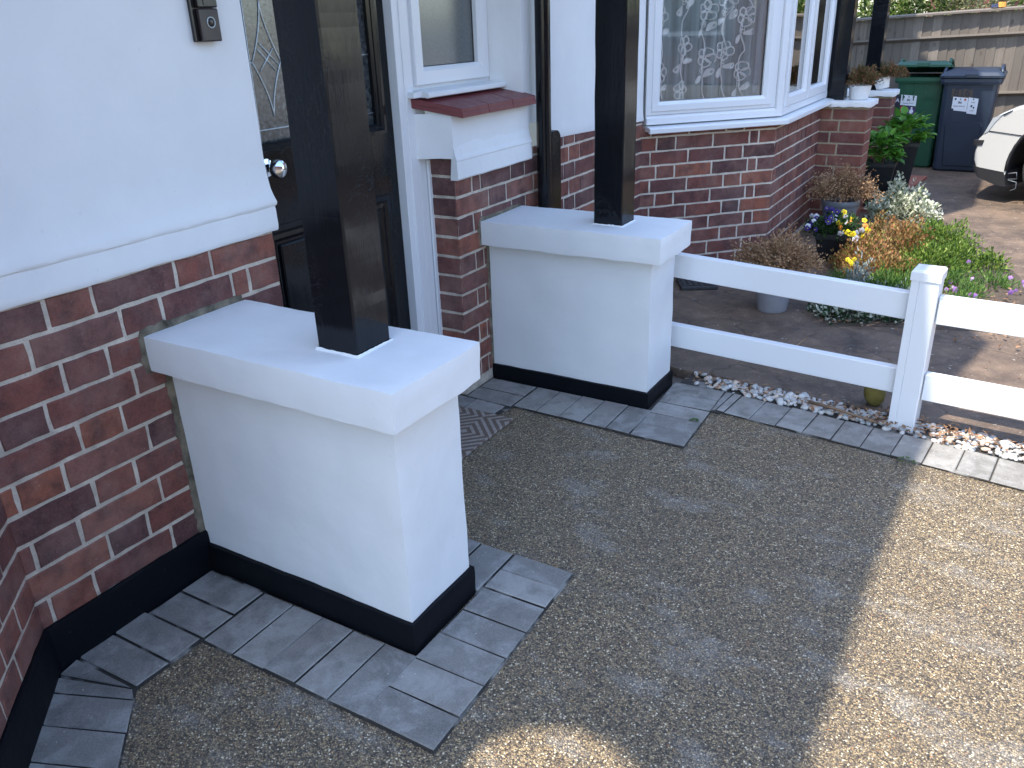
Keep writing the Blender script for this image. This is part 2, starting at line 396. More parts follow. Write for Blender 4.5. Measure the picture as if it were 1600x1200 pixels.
M_CARW = simple('white_car_paint', (.52, .51, .48), .22, .02, 3); M_CARW.node_tree.nodes['Principled BSDF'].inputs['Coat Weight'].default_value = .8
M_CARB = simple('dark_bumper_plastic', (.018, .018, .02), .6, .2, 20)
M_CARG = simple('dark_car_glass', (.02, .022, .025), .06, .1, 3)
M_LAMP = simple('clear_lamp_lens', (.38, .40, .42), .12, .2, 12)
M_WHEEL = simple('alloy_wheel', (.42, .42, .43), .35, .1, 10, metallic=.8)
M_CHROME = simple('chrome', (.85, .86, .87), .05, .01, 3, metallic=1.0)
M_DARK = simple('dark_plastic', (.012, .010, .011), .25, .2, 10)
M_BELLF = simple('dark_brown_plastic', (.030, .020, .022), .35, .2, 10)
M_RING = simple('pale_button_ring', (.45, .48, .48), .4, .05, 10)
M_SEAL = simple('black_window_gasket', (.012, .012, .013), .5, .2, 10)
M_LEAD = simple('silver_lead_came', (.62, .68, .68), .3, .1, 30, metallic=.3)
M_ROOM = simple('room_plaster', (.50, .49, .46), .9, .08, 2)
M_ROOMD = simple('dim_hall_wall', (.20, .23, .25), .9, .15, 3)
M_TILE = simple('roof_tile', (.15, .07, .05), .8, .3, 6, .4, 12)
M_ROCK = simple('mossy_ochre_stone', (.17, .135, .03), .9, .5, 28, .8, 60, bdist=.004)
M_STICKW = simple('white_sticker', (.66, .68, .72), .5, .04, 20)
M_STICKR = simple('red_sticker', (.38, .02, .05), .5, .1, 20)
M_STICKP = simple('purple_sticker', (.07, .03, .13), .5, .1, 20)
M_STICKK = simple('black_sticker', (.02, .02, .035), .5, .1, 20)
M_PATCH = simple('brown_number_patch', (.065, .05, .04), .6, .3, 40)
M_INK = simple('dark_print', (.02, .02, .03), .6, .1, 20)
M_INKR = simple('red_print', (.45, .10, .06), .6, .1, 20)
M_CREAM = simple('cream_fabric', (.68, .65, .57), .8, .1, 14, .3, 60)
M_BLUEOBJ = simple('dark_blue_toy', (.03, .04, .09), .5, .2, 20)
M_ORAOBJ = simple('orange_toy', (.8, .35, .06), .5, .2, 20)
def glassm(name, tint=(.9, .95, .96), rough_=.01, bmp=0.0, refl=1.0):
    m, t, b = new_mat(name); t.nodes.remove(b); out = t.nodes['Material Output']
    fr = N(t, 'ShaderNodeFresnel', IOR=1.62); gl = N(t, 'ShaderNodeBsdfGlossy', Roughness=rough_); tr = N(t, 'ShaderNodeBsdfTransparent'); tr.inputs[0].default_value = (*tint, 1)
    ms = t.nodes.new('ShaderNodeMixShader'); t.links.new(mth(t, 'MULTIPLY', fr.outputs[0], refl, True), ms.inputs[0])
    t.links.new(tr.outputs[0], ms.inputs[1]); t.links.new(gl.outputs[0], ms.inputs[2]); t.links.new(ms.outputs[0], out.inputs[0])
    if bmp:
        bp = N(t, 'ShaderNodeBump', Strength=bmp, Distance=.002); t.links.new(noi(t, coords(t), 40, 3), bp.inputs['Height']); t.links.new(bp.outputs[0], gl.inputs['Normal'])
    return m
M_GLASS = glassm('window_glass', (1, 1, 1), refl=1.1)
M_GLASSB = glassm('window_glass_side', (.55, .6, .62), refl=2.2)
def obscured():
    m, t, b = new_mat('obscured_door_glass'); co = coords(t)
    c = ramp(t, noi(t, co, 70, 5, .7), [(.35, (.018, .022, .026)), (.55, (.07, .08, .085)), (.75, (.20, .215, .215))])
    setc(t, b, c); setr(t, b, .16); b.inputs['Specular IOR Level'].default_value = .7; b.inputs['IOR'].default_value = 1.6
    bump(t, b, noi(t, co, 90, 4, .65), .16, .002); return m
M_OBS = obscured()
def frosted():
    m, t, b = new_mat('stippled_window_glass'); co = coords(t)
    setc(t, b, mix(t, noi(t, co, 160, 3), (.045, .055, .06), (.12, .135, .14))); setr(t, b, .16); b.inputs['IOR'].default_value = 1.8
    bump(t, b, noi(t, co, 260, 2), .18, .001); return m
M_FROST = frosted()
def netm():
    m, t, b = new_mat('net_curtain'); t.nodes.remove(b); out = t.nodes['Material Output']
    d = t.nodes.new('ShaderNodeBsdfDiffuse'); d.inputs[0].default_value = (.60, .69, .71, 1)
    tl = t.nodes.new('ShaderNodeBsdfTranslucent'); tl.inputs[0].default_value = (.60, .69, .71, 1)
    a = t.nodes.new('ShaderNodeMixShader'); a.inputs[0].default_value = .4; t.links.new(d.outputs[0], a.inputs[1]); t.links.new(tl.outputs[0], a.inputs[2])
    tr = t.nodes.new('ShaderNodeBsdfTransparent'); ms = t.nodes.new('ShaderNodeMixShader')
    f = ramp(t, noi(t, coords(t, (1, 1, .06)), 13, 2), [(.40, (.58,)*3), (.58, (.96,)*3)]); t.links.new(f, ms.inputs[0])
    t.links.new(tr.outputs[0], ms.inputs[1]); t.links.new(a.outputs[0], ms.inputs[2]); t.links.new(ms.outputs[0], out.inputs[0]); return m
M_NET = netm()
M_LACE = simple('white_lace', (.93, .94, .95), .9, .08, 60, .3, 200)
M_NETF = M_NET
M_GREYCUR = simple('grey_green_curtain', (.30, .36, .35), .9, .12, 8, .2, 60)
def matm():
    m, t, b = new_mat('patterned_doormat'); co = coords(t)
    sx = t.nodes.new('ShaderNodeSeparateXYZ'); t.links.new(co, sx.inputs[0])
    def tri(s, off, per):
        u = mth(t, 'FRACT', mth(t, 'DIVIDE', mth(t, 'ADD', s, off), per)); return mth(t, 'ABSOLUTE', mth(t, 'SUBTRACT', u, .5))
    d = mth(t, 'ADD', tri(sx.outputs[0], 10.09, .26), tri(sx.outputs[1], 10.04, .26))
    ln = mth(t, 'FRACT', mth(t, 'MULTIPLY', d, 7.0)); k = ramp(t, ln, [(.0, (1,)*3), (.42, (1,)*3), (.5, (0,)*3), (.93, (0,)*3)])
    br = ramp(t, noi(t, co, 60, 3), [(.3, (.55,)*3), (.6, (1,)*3)])
    c = mix(t, mth(t, 'MULTIPLY', k, br), (.125, .08, .055), (.40, .35, .30)); c = mix(t, .3, c, ramp(t, noi(t, co, 300, 2), [(.3, (.03, .025, .02)), (.7, (.3, .25, .22))]))
    setc(t, b, c); setr(t, b, .95); bump(t, b, noi(t, co, 350, 2), .8, .003); bump(t, b, k, .5, .003); return m
M_MAT = matm()

# ---------------------------------------------------------------- ground
bm = bmesh.new(); vs = [bm.verts.new(p) for p in ((-120, -120, -.03), (120, -120, -.03), (120, 120, -.03), (-120, 120, -.03))]; bm.faces.new(vs)
tag(build('ground', bm, M_GROUND), kind='structure')
bm = bmesh.new(); vs = [bm.verts.new(p) for p in ((5.2, -110, -.022), (11, -110, -.022), (11, 110, -.022), (5.2, 110, -.022))]; bm.faces.new(vs)
tag(build('road', bm, M_ASPH), kind='structure')
def ykerb(x): return 1.600-.124*(x-.93)            # near edge of the kerb blocks
bm = bmesh.new()
prism(bm, [(-.6, 1.75), (-.6, -4.5), (4.2, -4.5), (4.2, ykerb(4.2)+.02), (.93, ykerb(.93)+.02), (.93, 1.75)], -.028, 0.0)
tag(build('driveway', bm, M_GRAVEL), kind='structure')

# paving blocks around the piers: a dark joint bed with real blocks on it
bed = bmesh.new(); blk = bmesh.new(); sd_ = [0]
def quad_block(p, zt=.0105):
    """p: four plan corners; slightly shrunk, chamfered block"""
    c = sum((V(*q) for q in p), V(0, 0))/4
    z = zt+random.uniform(-.0015, .0015); tx, ty = random.uniform(-.008, .008), random.uniform(-.008, .008)
    P = []
    for k, q in enumerate(p):
        q = V(*q); g_ = .0019; P.append(q+((V(*p[(k+1) % 4])-q).normalized()+(V(*p[k-1])-q).normalized())*g_+V(random.uniform(-.0009, .0009), random.uniform(-.0009, .0009)))
    def lay(off, dz):
        r = []
        for k, q in enumerate(P):
            qq = q+((P[(k+1) % 4]-q).normalized()+(P[k-1]-q).normalized())*off; e = qq-c; r.append(blk.verts.new((qq.x, qq.y, z+dz+e.x*tx+e.y*ty)))
        return r
    a, b_, t_ = lay(0, -.03), lay(0, -.0026), lay(.0030, 0)
    for A, B, mi_ in ((a, b_, 1), (b_, t_, 0)):
        for i in range(4): blk.faces.new((A[i], A[(i+1) % 4], B[(i+1) % 4], B[i])).material_index = mi_
    blk.faces.new(t_)
def grid_strip(a, b_, c, d, ts):
    """quad a-b (inner edge) , d-c (outer edge) cut at fractions ts"""
    a, b_, c, d = (V(*q) for q in (a, b_, c, d))
    for t0, t1 in zip(ts, ts[1:]):
        quad_block([tuple(a.lerp(b_, t0)), tuple(a.lerp(b_, t1)), tuple(d.lerp(c, t1)), tuple(d.lerp(c, t0))])
def cuts(xs): return [(x-xs[0])/(xs[-1]-xs[0]) for x in xs]
# near pier: front row, end row, back row, wall row, bay row
grid_strip((.232, -.018), (.738, -.018), (.738, -.226), (.232, -.226), cuts([.232, .335, .438, .538, .638, .738]))
grid_strip((.732, -.226), (.732, .448), (.915, .448), (.932, -.226), cuts([-.226, -.126, -.024, .077, .178, .280, .366, .448]))
grid_strip((0.0, .255), (.728, .255), (.728, .446), (0.0, .446), cuts([0, .12, .22, .32, .42, .52, .62, .728]))
quad_block([(.02, -.02), (.228, -.02), (.228, -.122), (.02, -.122)]); quad_block([(.02, -.124), (.228, -.124), (.228, -.222), (.02, -.222)])
quad_block([(.01, -.226), (.225, -.226), (.225, -.318), (.01, -.318)]); quad_block([(.01, -.32), (.225, -.32), (.222, -.41), (.01, -.415)])
s = .7071
def bayp(al, off): return (0+al*s+off*s, -.467-al*s+off*s)
quad_block([(.012, -.420), (.11, -.421), (.216, -.417), (.024, -.474)])
quad_block([(.030, -.480), (.222, -.419), bayp(.16, .2), bayp(.083, .012)])
for i in range(7):
    a0 = .16+i*.1; quad_block([bayp(a0-.077, .012), bayp(a0, .2), bayp(a0+.1, .2), bayp(a0+.023, .012)])
# second pier: front row, end row, threshold row
grid_strip((.225, 1.492), (.722, 1.492), (.722, 1.272), (.225, 1.290), cuts([.225, .328, .428, .526, .626, .722]))
grid_strip((.726, 1.268), (.705, 1.780), (.915, 1.780), (.930, 1.268), cuts([1.268, 1.37, 1.475, 1.578, 1.68, 1.78]))
quad_block([(.01, 1.485), (.222, 1.485), (.222, 1.385), (.01, 1.385)]); quad_block([(.01, 1.383), (.222, 1.383), (.222, 1.275), (.01, 1.283)])
quad_block([(-.1, 1.28), (.06, 1.28), (.06, 1.19), (-.1, 1.19)]); quad_block([(.062, 1.28), (.2, 1.272), (.2, 1.19), (.062, 1.19)])
quad_block([(.919, 1.590), (.934, 1.600), (.952, 1.776), (.919, 1.776)])
# kerb run under the fence
x = .935; xs = [.935, .968]
while xs[-1] < 4.1: xs.append(xs[-1]+.0985)
for x0, x1 in zip(xs, xs[1:]):
    quad_block([(x0, ykerb(x0)), (x1, ykerb(x1)), (x1+.018, ykerb(x1)+.178), (x0+.018, ykerb(x0)+.178)])
for bi, poly in enumerate([[(.225, -.014), (.74, -.014), (.74, -.228), (.225, -.228)], [(.728, -.228), (.728, .45), (.917, .45), (.934, -.228)], [(0, .25), (.73, .25), (.73, .448), (0, .448)],
             [(0.0, -.0), (.232, -.0), (.227, -.42), (.0, -.467)], [(0, -.41), (.225, -.41), bayp(.9, .202), bayp(.9, 0), (0, -.467)],
             [(.22, 1.5), (.73, 1.5), (.73, 1.27), (.22, 1.288)], [(.7, 1.266), (.7, 1.784), (.917, 1.784), (.932, 1.266)], [(0, 1.5), (.23, 1.5), (.23, 1.27), (.205, 1.187), (-.12, 1.187), (-.12, 1.29), (0, 1.3)],
             [(.90, 1.585), (.96, 1.585), (.96, 1.785), (.90, 1.785)], [(.93, ykerb(.93)-.001), (4.1, ykerb(4.1)-.001), (4.1, ykerb(4.1)+.182), (.95, ykerb(.95)+.182)]]):
    vs = [bed.verts.new((p[0], p[1], .0014+.0004*bi)) for p in poly]; bed.faces.new(vs)
bmesh.ops.triangulate(bed, faces=bed.faces)
# stack overlapping bed sheets a hair apart
for i, f in enumerate(list(bed.faces)): pass
o = build('paving_border', blk, [M_PAV, M_JOINT]); tag(o, kind='structure')
o = build('paving_joints', bed, M_JOINT); tag(o, kind='structure')

# neighbour's printed concrete with a planting bed cut as a soil sheet on top
def yfence(x): return 1.86-.085*(x-.7)
bm = bmesh.new()
edge = []
x = .70
while x < 6.0:
    edge.append((x, yfence(x)+.055+.006*sin(x*9)+.004*sin(x*23))); x += .08
poly = edge+[(6.0, 14), (-2.5, 14), (-2.5, 1.95), (.0, 1.95), (.6, 1.93)]
prism(bm, poly, -.027, .012)
tag(build('yard_paving', bm, M_PRINT), kind='structure')
bm = bmesh.new()
vs = [bm.verts.new((p[0], p[1], .016+.0)) for p in ((1.10, 2.70), (1.30, 2.80), (1.52, 2.86), (1.74, 2.93), (1.90, 3.05), (1.95, 3.5), (1.88, 3.95), (1.77, 4.28), (1.52, 5.0), (1.25, 5.5), (1.0, 5.55), (.86, 5.2), (.88, 4.4), (.95, 3.6), (1.03, 3.05))]
f = bm.faces.new(vs); bmesh.ops.triangulate(bm, faces=[f])
for _ in range(3): bmesh.ops.subdivide_edges(bm, edges=bm.edges[:], cuts=1, use_grid_fill=True)
bnd = {v for e_ in bm.edges if e_.is_boundary for v in e_.verts}
for v in bm.verts:
    if v in bnd: v.co.z = .0128; continue
    v.co.z += .012*abs(noise.noise(v.co*6)) + .010*abs(noise.noise(v.co*25))
tag(build('soil_bed', bm, M_SOIL), kind='structure')
# pebble strip under the fence
bm = bmesh.new()
def pebble(bm, c, r, mi=0):
    res = bmesh.ops.create_icosphere(bm, subdivisions=2, radius=1)
    R = Euler((random.uniform(0, 6), random.uniform(0, 6), random.uniform(0, 6))).to_matrix(); sc = V(random.uniform(.8, 1.25), random.uniform(.7, 1.0), random.uniform(.5, .75))*r; sdv = V(random.random()*50, 0, 0)
    R2 = Euler((random.uniform(-.5, .5), random.uniform(-.5, .5), random.uniform(0, 6))).to_matrix()
    for v in res['verts']:
        n = 1+.22*noise.noise(v.co*1.3+sdv)
        v.co = R2 @ V(v.co.x*sc.x*n, v.co.y*sc.y*n, v.co.z*sc.z*n)+V(*c)
    for f in {f for v in res['verts'] for f in v.link_faces}: f.smooth = True; f.material_index = mi
vs = [bm.verts.new(p) for p in ((.72, 1.80, .001), (.96, ykerb(.96)+.18, .001), (4, ykerb(4)+.18, .001), (4, yfence(4)+.07, .001), (.72, 1.93, .001))]
f = bm.faces.new(vs); f.material_index = 1
for i in range(950):
    x = .74+(i/950)**1.0*2.3+random.uniform(0, .01); y0 = ykerb(x)+.186 if x > .93 else 1.80; y1 = yfence(x)+.048
    y = random.uniform(y0, y1); r = random.choice([.008, .010, .012, .015]) * (1.2 if random.random() < .15 else .9)
    if .74 < x < .86 and random.random() < .6: continue
    pebble(bm, (x, y, .003+r*.30+random.uniform(0, .007)), r)
o = build('pebble_gravel', bm, [M_PEB, M_JOINT]); tag(o, 'white pebbles in the strip between kerb and fence', 'gravel', kind='stuff')
bm = bmesh.new()
def leaf(bm, c, d, up, L, w, mi=0, curl=.25):
    """pointed folded leaf"""
    d = d.normalized(); s_ = d.cross(up)
    if s_.length < 1e-4: s_ = V(1, 0, 0)
    s_.normalize(); u = s_.cross(d)
    a = bm.verts.new(c); b_ = bm.verts.new(c+d*L*.5+s_*w+u*L*curl*.4); e = bm.verts.new(c+d*L*.5-s_*w+u*L*curl*.4); t_ = bm.verts.new(c+d*L-u*L*curl*.2); m_ = bm.verts.new(c+d*L*.5)
    for f in ((a, b_, m_), (m_, b_, t_), (a, m_, e), (m_, e, t_)):
        bm.faces.new(f).material_index = mi
def rv(): 
    while True:
        p = V(random.uniform(-1, 1), random.uniform(-1, 1), random.uniform(-1, 1))
        if .05 < p.length < 1: return p.normalized()
for i in range(420):
    k = random.random()
    if k < .55: x = random.gauss(1.55, .17)
    elif k < .8: x = random.uniform(1.5, 2.4)
    else: x = random.gauss(.95, .15)
    if x < .75: continue
    y = random.uniform(ykerb(x)+.18, yfence(x)+.05); d = rv(); d.z *= .25
    leaf(bm, V(x, y, .022+random.uniform(0, .01)), d, V(0, 0, 1), random.uniform(.015, .035), random.uniform(.003, .007))
for i in range(300):
    x, y = random.uniform(1.05, 1.95), random.uniform(2.72, 3.6); d = rv(); d.z *= .2
    leaf(bm, V(x, y, .035), d, V(0, 0, 1), random.uniform(.015, .04), random.uniform(.004, .009))
for i in range(40):
    x, y = random.uniform(.8, 2.2), random.uniform(2.0, 3.0); d = rv(); d.z *= .1
    leaf(bm, V(x, y, .016), d, V(0, 0, 1), random.uniform(.01, .02), random.uniform(.002, .005))
o = build('leaf_litter', bm, M_LITTER); tag(o, 'dead brown leaves scattered over pebbles and bare soil', 'leaves', kind='stuff')
bm = bmesh.new(); tube(bm, [(1.24, yfence(1.24)-.03, .03), (1.33, yfence(1.33)-.055, .036), (1.43, yfence(1.43)-.07, .032), (1.49, yfence(1.49)-.065, .022)], .007, 7, r1=.004)
tag(build('dead_twig', bm, M_TWIG), 'thick dead brown twig lying along the white pebbles', 'twig')
for c_, rr, lb in (((1.612, 1.508, .008), .022, 'small green weed in the kerb joint at the shade edge'), ((.895, 1.475, .010), .012, 'tiny green weed between paving blocks by the second pier')):
    bm = bmesh.new()
    for i in range(60):
        d = rv(); d.z = abs(d.z)*.5; leaf(bm, V(*c_)+V(d.x*rr, d.y*rr*.6, d.z*rr*.5), d, V(0, 0, 1), .009, .002)
    tag(build('weed', bm, M_FINE), lb, 'weed')
bm = bmesh.new(); tube(bm, [(1.04, 2.10, .016), (1.045, 2.25, .03), (1.07, 2.35, .045), (1.085, 2.42, .05)], .0022, 5)
tag(build('dry_stalk', bm, M_DRY), 'thin dry straw stalk on the brown paving behind the fence', 'stalk')
bm = bmesh.new(); res = bmesh.ops.create_icosphere(bm, subdivisions=3, radius=1)
for v in bm.verts:
    k = 1+.16*noise.noise(v.co*1.4)+.05*noise.noise(v.co*5); v.co = V(1.447+v.co.x*.040*k, 1.905+v.co.y*.033*k, .060+v.co.z*.052*k)
tag(build('stone', bm, M_ROCK, smooth=True), 'mossy ochre stone sitting behind the white pebbles', 'stone')

# ---------------------------------------------------------------- brickwork
ST, HD, CL = .2150, .1025, .0475
def brick_rows(bm, P0, d, n, L, z0, rows, zmin, zmax, pats, jit=.0017, proud=.0035, mort=True, depth=.02, H=.065, pitch=.075, endj=0.0):
    """P0 plan anchor, d along wall, n outward. pats: list of (start offset, [lengths...]) cycling with rows; z0 = a bed-joint centre"""
    d = V(d[0], d[1], 0).normalized(); n = V(n[0], n[1], 0).normalized(); P0 = V(P0[0], P0[1], 0)
    for r in rows:
        zb = z0+r*pitch+.005; zt = zb+H
        lo, hi = max(zb, zmin), min(zt, zmax)
        if hi-lo < .008: continue
        off, pat = pats[r % len(pats)]; x = off; k = 0
        while x < L:
            w = pat[k % len(pat)]; k += 1
            a, b_ = max(x, 0), min(x+w, L)
            x += w+.010
            if b_-a < .012: continue
            pr = proud+random.uniform(-.001, .0012)
            j = lambda: random.uniform(-jit, jit)
            m_ = 1 if b_-a < .08 else (3 if b_-a < .15 else 6)
            base = [(a+(b_-a)*q/m_, lo) for q in range(m_+1)]+[(b_, (lo+hi)/2)]+[(b_-(b_-a)*q/m_, hi) for q in range(m_+1)]+[(a, (lo+hi)/2)]
            cu_, cz_ = (a+b_)/2, (lo+hi)/2
            base = [(u+j(), w_+j()*.8) for u, w_ in base]; K = len(base)
            def ring(ins, dep):
                return [bm.verts.new(P0+d*(u-(math.copysign(ins, u-cu_) if abs(u-cu_) > (b_-a)*.45 else 0))+n*dep+V(0, 0, w_-(math.copysign(ins, w_-cz_) if abs(w_-cz_) > .01 else 0))) for u, w_ in base]
            A, B, T = ring(0, -depth), ring(.0002, pr-.0025), ring(.0026, pr+random.uniform(-.0004, .0004))
            for X, Y in ((A, B), (B, T)):
                for i in range(K): bm.faces.new((X[i], X[(i+1) % K], Y[(i+1) % K], Y[i]))
            bm.faces.new(T)
    if mort:
        st = .03; nx = max(1, int(L/st)); nz = max(1, int((zmax-zmin)/st)); g = []
        for i in range(nx+1):
            g.append([bm.verts.new(P0+d*(L*i/nx)+V(0, 0, zmin+(zmax-zmin)*k/nz)+n*(.0022*noise.noise(V(i*.37, k*.37, P0.y*5+z0)))) for k in range(nz+1)])
        for i in range(nx):
            for k in range(nz):
                f = bm.faces.new((g[i][k], g[i+1][k], g[i+1][k+1], g[i][k+1])); f.material_index = 1
FLEM_A = [HD, CL, ST, HD, ST, HD, ST, HD, ST, HD, ST]; FLEM_B = [ST, HD, ST, HD, ST, HD, ST, HD]
MONK_A = [ST-.02, HD, ST, ST, HD, ST, ST]; MONK_B = [HD, CL, ST, ST, HD, ST, ST, HD]

# ---- near house front wall: brick below, white render above, black plinth
WZ = 4.6
hw = empty('house_wall', (0, 0, 0)); tag(hw, 'house front wall with white render above red brick, beside the near white pier', 'wall')
bm = bmesh.new()
ZJ = .5713
brick_rows(bm, (0, .405), (0, -1), (1, 0), .872, ZJ, range(-7, 5), .0, .885, [(0, FLEM_A), (-.0, FLEM_B)])
brick_rows(bm, (0, -.467), (s, -s), (s, s), .80, ZJ, range(-7, 5), .0, .885, [(-.05, FLEM_B), (-.12, FLEM_A[2:])])
brick_rows(bm, (-.12, .405), (1, 0), (0, 1), .12, ZJ, range(-7, 5), .0, .885, [(0, [HD]), (0, [HD])], mort=True)
wbuild('brickwork', bm, [M_BRICK, M_MORTAR], hw)
bm = bmesh.new()
for i in range(36):        # smeared mortar against the pier and its cap
    pass
# ragged mortar fillet between bricks and pier
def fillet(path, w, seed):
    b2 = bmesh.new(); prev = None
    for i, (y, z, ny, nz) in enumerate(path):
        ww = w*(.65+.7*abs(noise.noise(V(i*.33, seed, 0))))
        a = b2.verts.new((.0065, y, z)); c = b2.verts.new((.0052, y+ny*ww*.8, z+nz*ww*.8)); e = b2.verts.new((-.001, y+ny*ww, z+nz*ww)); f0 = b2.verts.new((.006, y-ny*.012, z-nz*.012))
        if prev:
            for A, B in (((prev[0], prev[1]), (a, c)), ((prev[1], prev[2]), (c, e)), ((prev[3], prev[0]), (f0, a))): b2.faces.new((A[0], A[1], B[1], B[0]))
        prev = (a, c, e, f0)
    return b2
path = [(-.002, .09+i*.012, -1, 0) for i in range(45)]
path += [(-.05, .628+i*.010, -1, 0) for i in range(8)]
b2 = fillet(path[:45], .026, 1); wbuild('mortar_smear', b2, M_SMEAR, hw)
b2 = fillet([(-.053, .618+i*.008, -1, 0) for i in range(12)]+[(-.052+i*.012, .714, -.3 if i == 0 else 0, 1) for i in range(27)], .024, 4); wbuild('mortar_smear', b2, M_SMEAR, hw)
PW = [(.56, -1.027), (0, -.467), (0, .415), (-.125, .415)]
bm = sweep(PW, [(0, WZ), (0, 2.2), (0, 1.6), (0, 1.3), (0, 1.15), (0, 1.06), (.002, 1.02), (.005, .985), (.010, .962), (.0135, .949), (.0125, .941), (.0085, .937), (.0092, .925), (.0096, .905), (.0100, .885), (.009, .873), (.007, .870), (-.02, .869)], step=.022, amp=.0016, scale=11)
for v in bm.verts:         # faint joints of the painted brick band
    if v.co.z < .937 and abs(v.co.x) < .03:
        u = (v.co.y+1.0) % .225
        if u < .012: v.co.x -= .003
        v.co.z += .0025*noise.noise(V(v.co.y*14, 0, 3))
wbuild('render', bm, M_WHITE, hw, smooth=True)
bm = sweep([(.56+.01, -1.027), (0, -.467), (0, .0)], [(.0, .126), (.006, .1265), (.013, .122), (.015, .11), (.015, .06), (.016, .0)], step=.03, amp=.0018, scale=14)
wbuild('plinth', bm, M_BLACK, hw, smooth=True)
bm = sweep([(0, .26), (0, .415), (-.125, .415)], [(.0, .126), (.006, .1265), (.013, .122), (.015, .11), (.016, .0)], step=.03, amp=.001)
wbuild('plinth', bm, M_BLACK, hw, smooth=True)
# outer shell of the near bay and the hidden return
bm = bmesh.new()
prism(bm, [(.545, -1.02), (-.02, -.455), (-.02, -3.2), (.545, -3.2)], 0, 2.3)
wbuild('bay_core', bm, M_WHITE, hw)

# doorbell
db = empty('video_doorbell', (.004, .288, 1.40)); tag(db, 'dark brown video doorbell screwed to the white rendered wall beside the door', 'doorbell')
bm = bmesh.new(); box(bm, (.000, .250, 1.362), (.012, .320, 1.492), bev=.002); wbuild('back_plate', bm, M_DARK, db)
bm = bmesh.new(); box(bm, (.012, .262, 1.362), (.026, .319, 1.435), bev=.003); wbuild('front_cover', bm, M_BELLF, db)
bm = bmesh.new(); box(bm, (.012, .262, 1.4365), (.027, .319, 1.490), bev=.003); box(bm, (.027, .276, 1.442), (.0285, .306, 1.47)); wbuild('camera_panel', bm, M_DARK, db)
bm = bmesh.new()
ring_pts = [(.0272, .2905+.0115*cos(2*pi*k/28), 1.404+.0115*sin(2*pi*k/28)) for k in range(29)]
tube(bm, ring_pts, .0016, 6, caps=False); wbuild('button_ring', bm, M_RING, db)
bm = bmesh.new(); lathe(bm, [(.0095, 0), (.0095, .0015), (.004, .0022), (0, .0023)], seg=24); bm.transform(Matrix.Translation((.0262, .2905, 1.404)) @ Matrix.Rotation(pi/2, 4, 'Y')); wbuild('button', bm, M_DARK, db)

# ---- rendered piers with caps and plinths
def pier(name, x1, y0, y1, hp, hc, ht, ox, oy0, oy1, label, seed):
    e = empty(name, (0, y0, 0)); tag(e, label, 'pier', 'white rendered porch piers')
    bm = rbox((-.005, y0, hp-.02), (x1, y1, hc+.01), .02, .0025, .0022, 7, seed); wbuild('pier_body', bm, M_WHITE, e, smooth=True)
    bm = rbox((.003, y0-oy0, hc), (x1+ox, y1+oy1, ht), .017, .004, .0026, 8, seed+3)
    for v in bm.verts:
        if v.co.z < hc+.01: v.co.z += .003*noise.noise(v.co*30); 
        if v.co.z < hc+.05: v.co.x -= .002; 
    wbuild('pier_cap', bm, M_WHITE, e, smooth=True)
    bm = rbox((.002, y0-.012, -.01), (x1+.011, y1+.011, hp), .018, .004, .0018, 12, seed+6); wbuild('plinth', bm, M_BLACK, e, smooth=True)
    return e
pier('rendered_pier', .715, 0, .244, .089, .620, .713, .054, .055, .026, 'near white rendered pier with thick cap and black plinth, in the foreground', 1)
pier('rendered_pier', .692, 1.509, 1.752, .070, .586, .6815, .054, .055, .026, 'far white rendered pier with black plinth where the white rail fence ends', 2)
def post(x0, y0, z0, ht, label, w=.116, w2=.116):
    bm = bmesh.new(); n = 60; g = []
    cx, cy = x0+w/2, y0+w2/2; c_ = .004
    prof = [(-w/2+c_, -w2/2), (0, -w2/2), (w/2-c_, -w2/2), (w/2, -w2/2+c_), (w/2, 0), (w/2, w2/2-c_), (w/2-c_, w2/2), (0, w2/2), (-w/2+c_, w2/2), (-w/2, w2/2-c_), (-w/2, 0), (-w/2, -w2/2+c_)]
    for k in range(n+1):
        z = z0+(ht-z0)*k/n
        g.append([bm.verts.new((cx+a+.0016*noise.noise(V(a*20, z*9, y0)), cy+b_+.0016*noise.noise(V(b_*20, z*9, x0+5)), z)) for a, b_ in prof])
    m = len(prof)
    for A, B in zip(g, g[1:]):
        for i in range(m): bm.faces.new((A[i], A[(i+1) % m], B[(i+1) % m], B[i]))
    bm.faces.new(g[0][::-1]); bm.faces.new(g[-1])
    o = build('porch_post', bm, M_GLOSS); tag(o, label, 'post', 'black wooden porch posts'); return o
post(.455, .073, .711, 2.26, 'glossy black wooden post standing on the near white pier', .118, .118)
post(.432, 1.573, .680, 2.26, 'glossy black wooden post standing on the second white pier', .115, .115)

for x0, y0, w, z in ((.455, .073, .118, .7125), (.432, 1.573, .115, .681)):
    bm = bmesh.new(); K = 64; R0 = []; R1 = []; R2 = []
    for k in range(K):
        side, t_ = divmod(k, K//4); t_ /= K//4
        px, py = ((t_, 0), (1, t_), (1-t_, 1), (0, 1-t_))[side]; nx, ny = ((0, -1), (1, 0), (0, 1), (-1, 0))[side]
        if t_ == 0: nx, ny = ((-1, -1), (1, -1), (1, 1), (-1, 1))[side]
        X, Y = x0+px*w, y0+py*w; h = .004+.004*abs(noise.noise(V(k*.5, z*9, 0)))
        R0.append(bm.verts.new((X+nx*.007, Y+ny*.007, z-.002))); R1.append(bm.verts.new((X+nx*.003, Y+ny*.003, z+.0022))); R2.append(bm.verts.new((X+nx*.0018, Y+ny*.0018, z+h)))
    for A, B in ((R0, R1), (R1, R2)):
        for k in range(K): bm.faces.new((A[k], A[(k+1) % K], B[(k+1) % K], B[k]))
    pr0 = [o for o in C.objects if o.name.startswith('rendered_pier')][0 if y0 < 1 else 1]
    wbuild('paint_line', bm, M_WHITE, pr0)
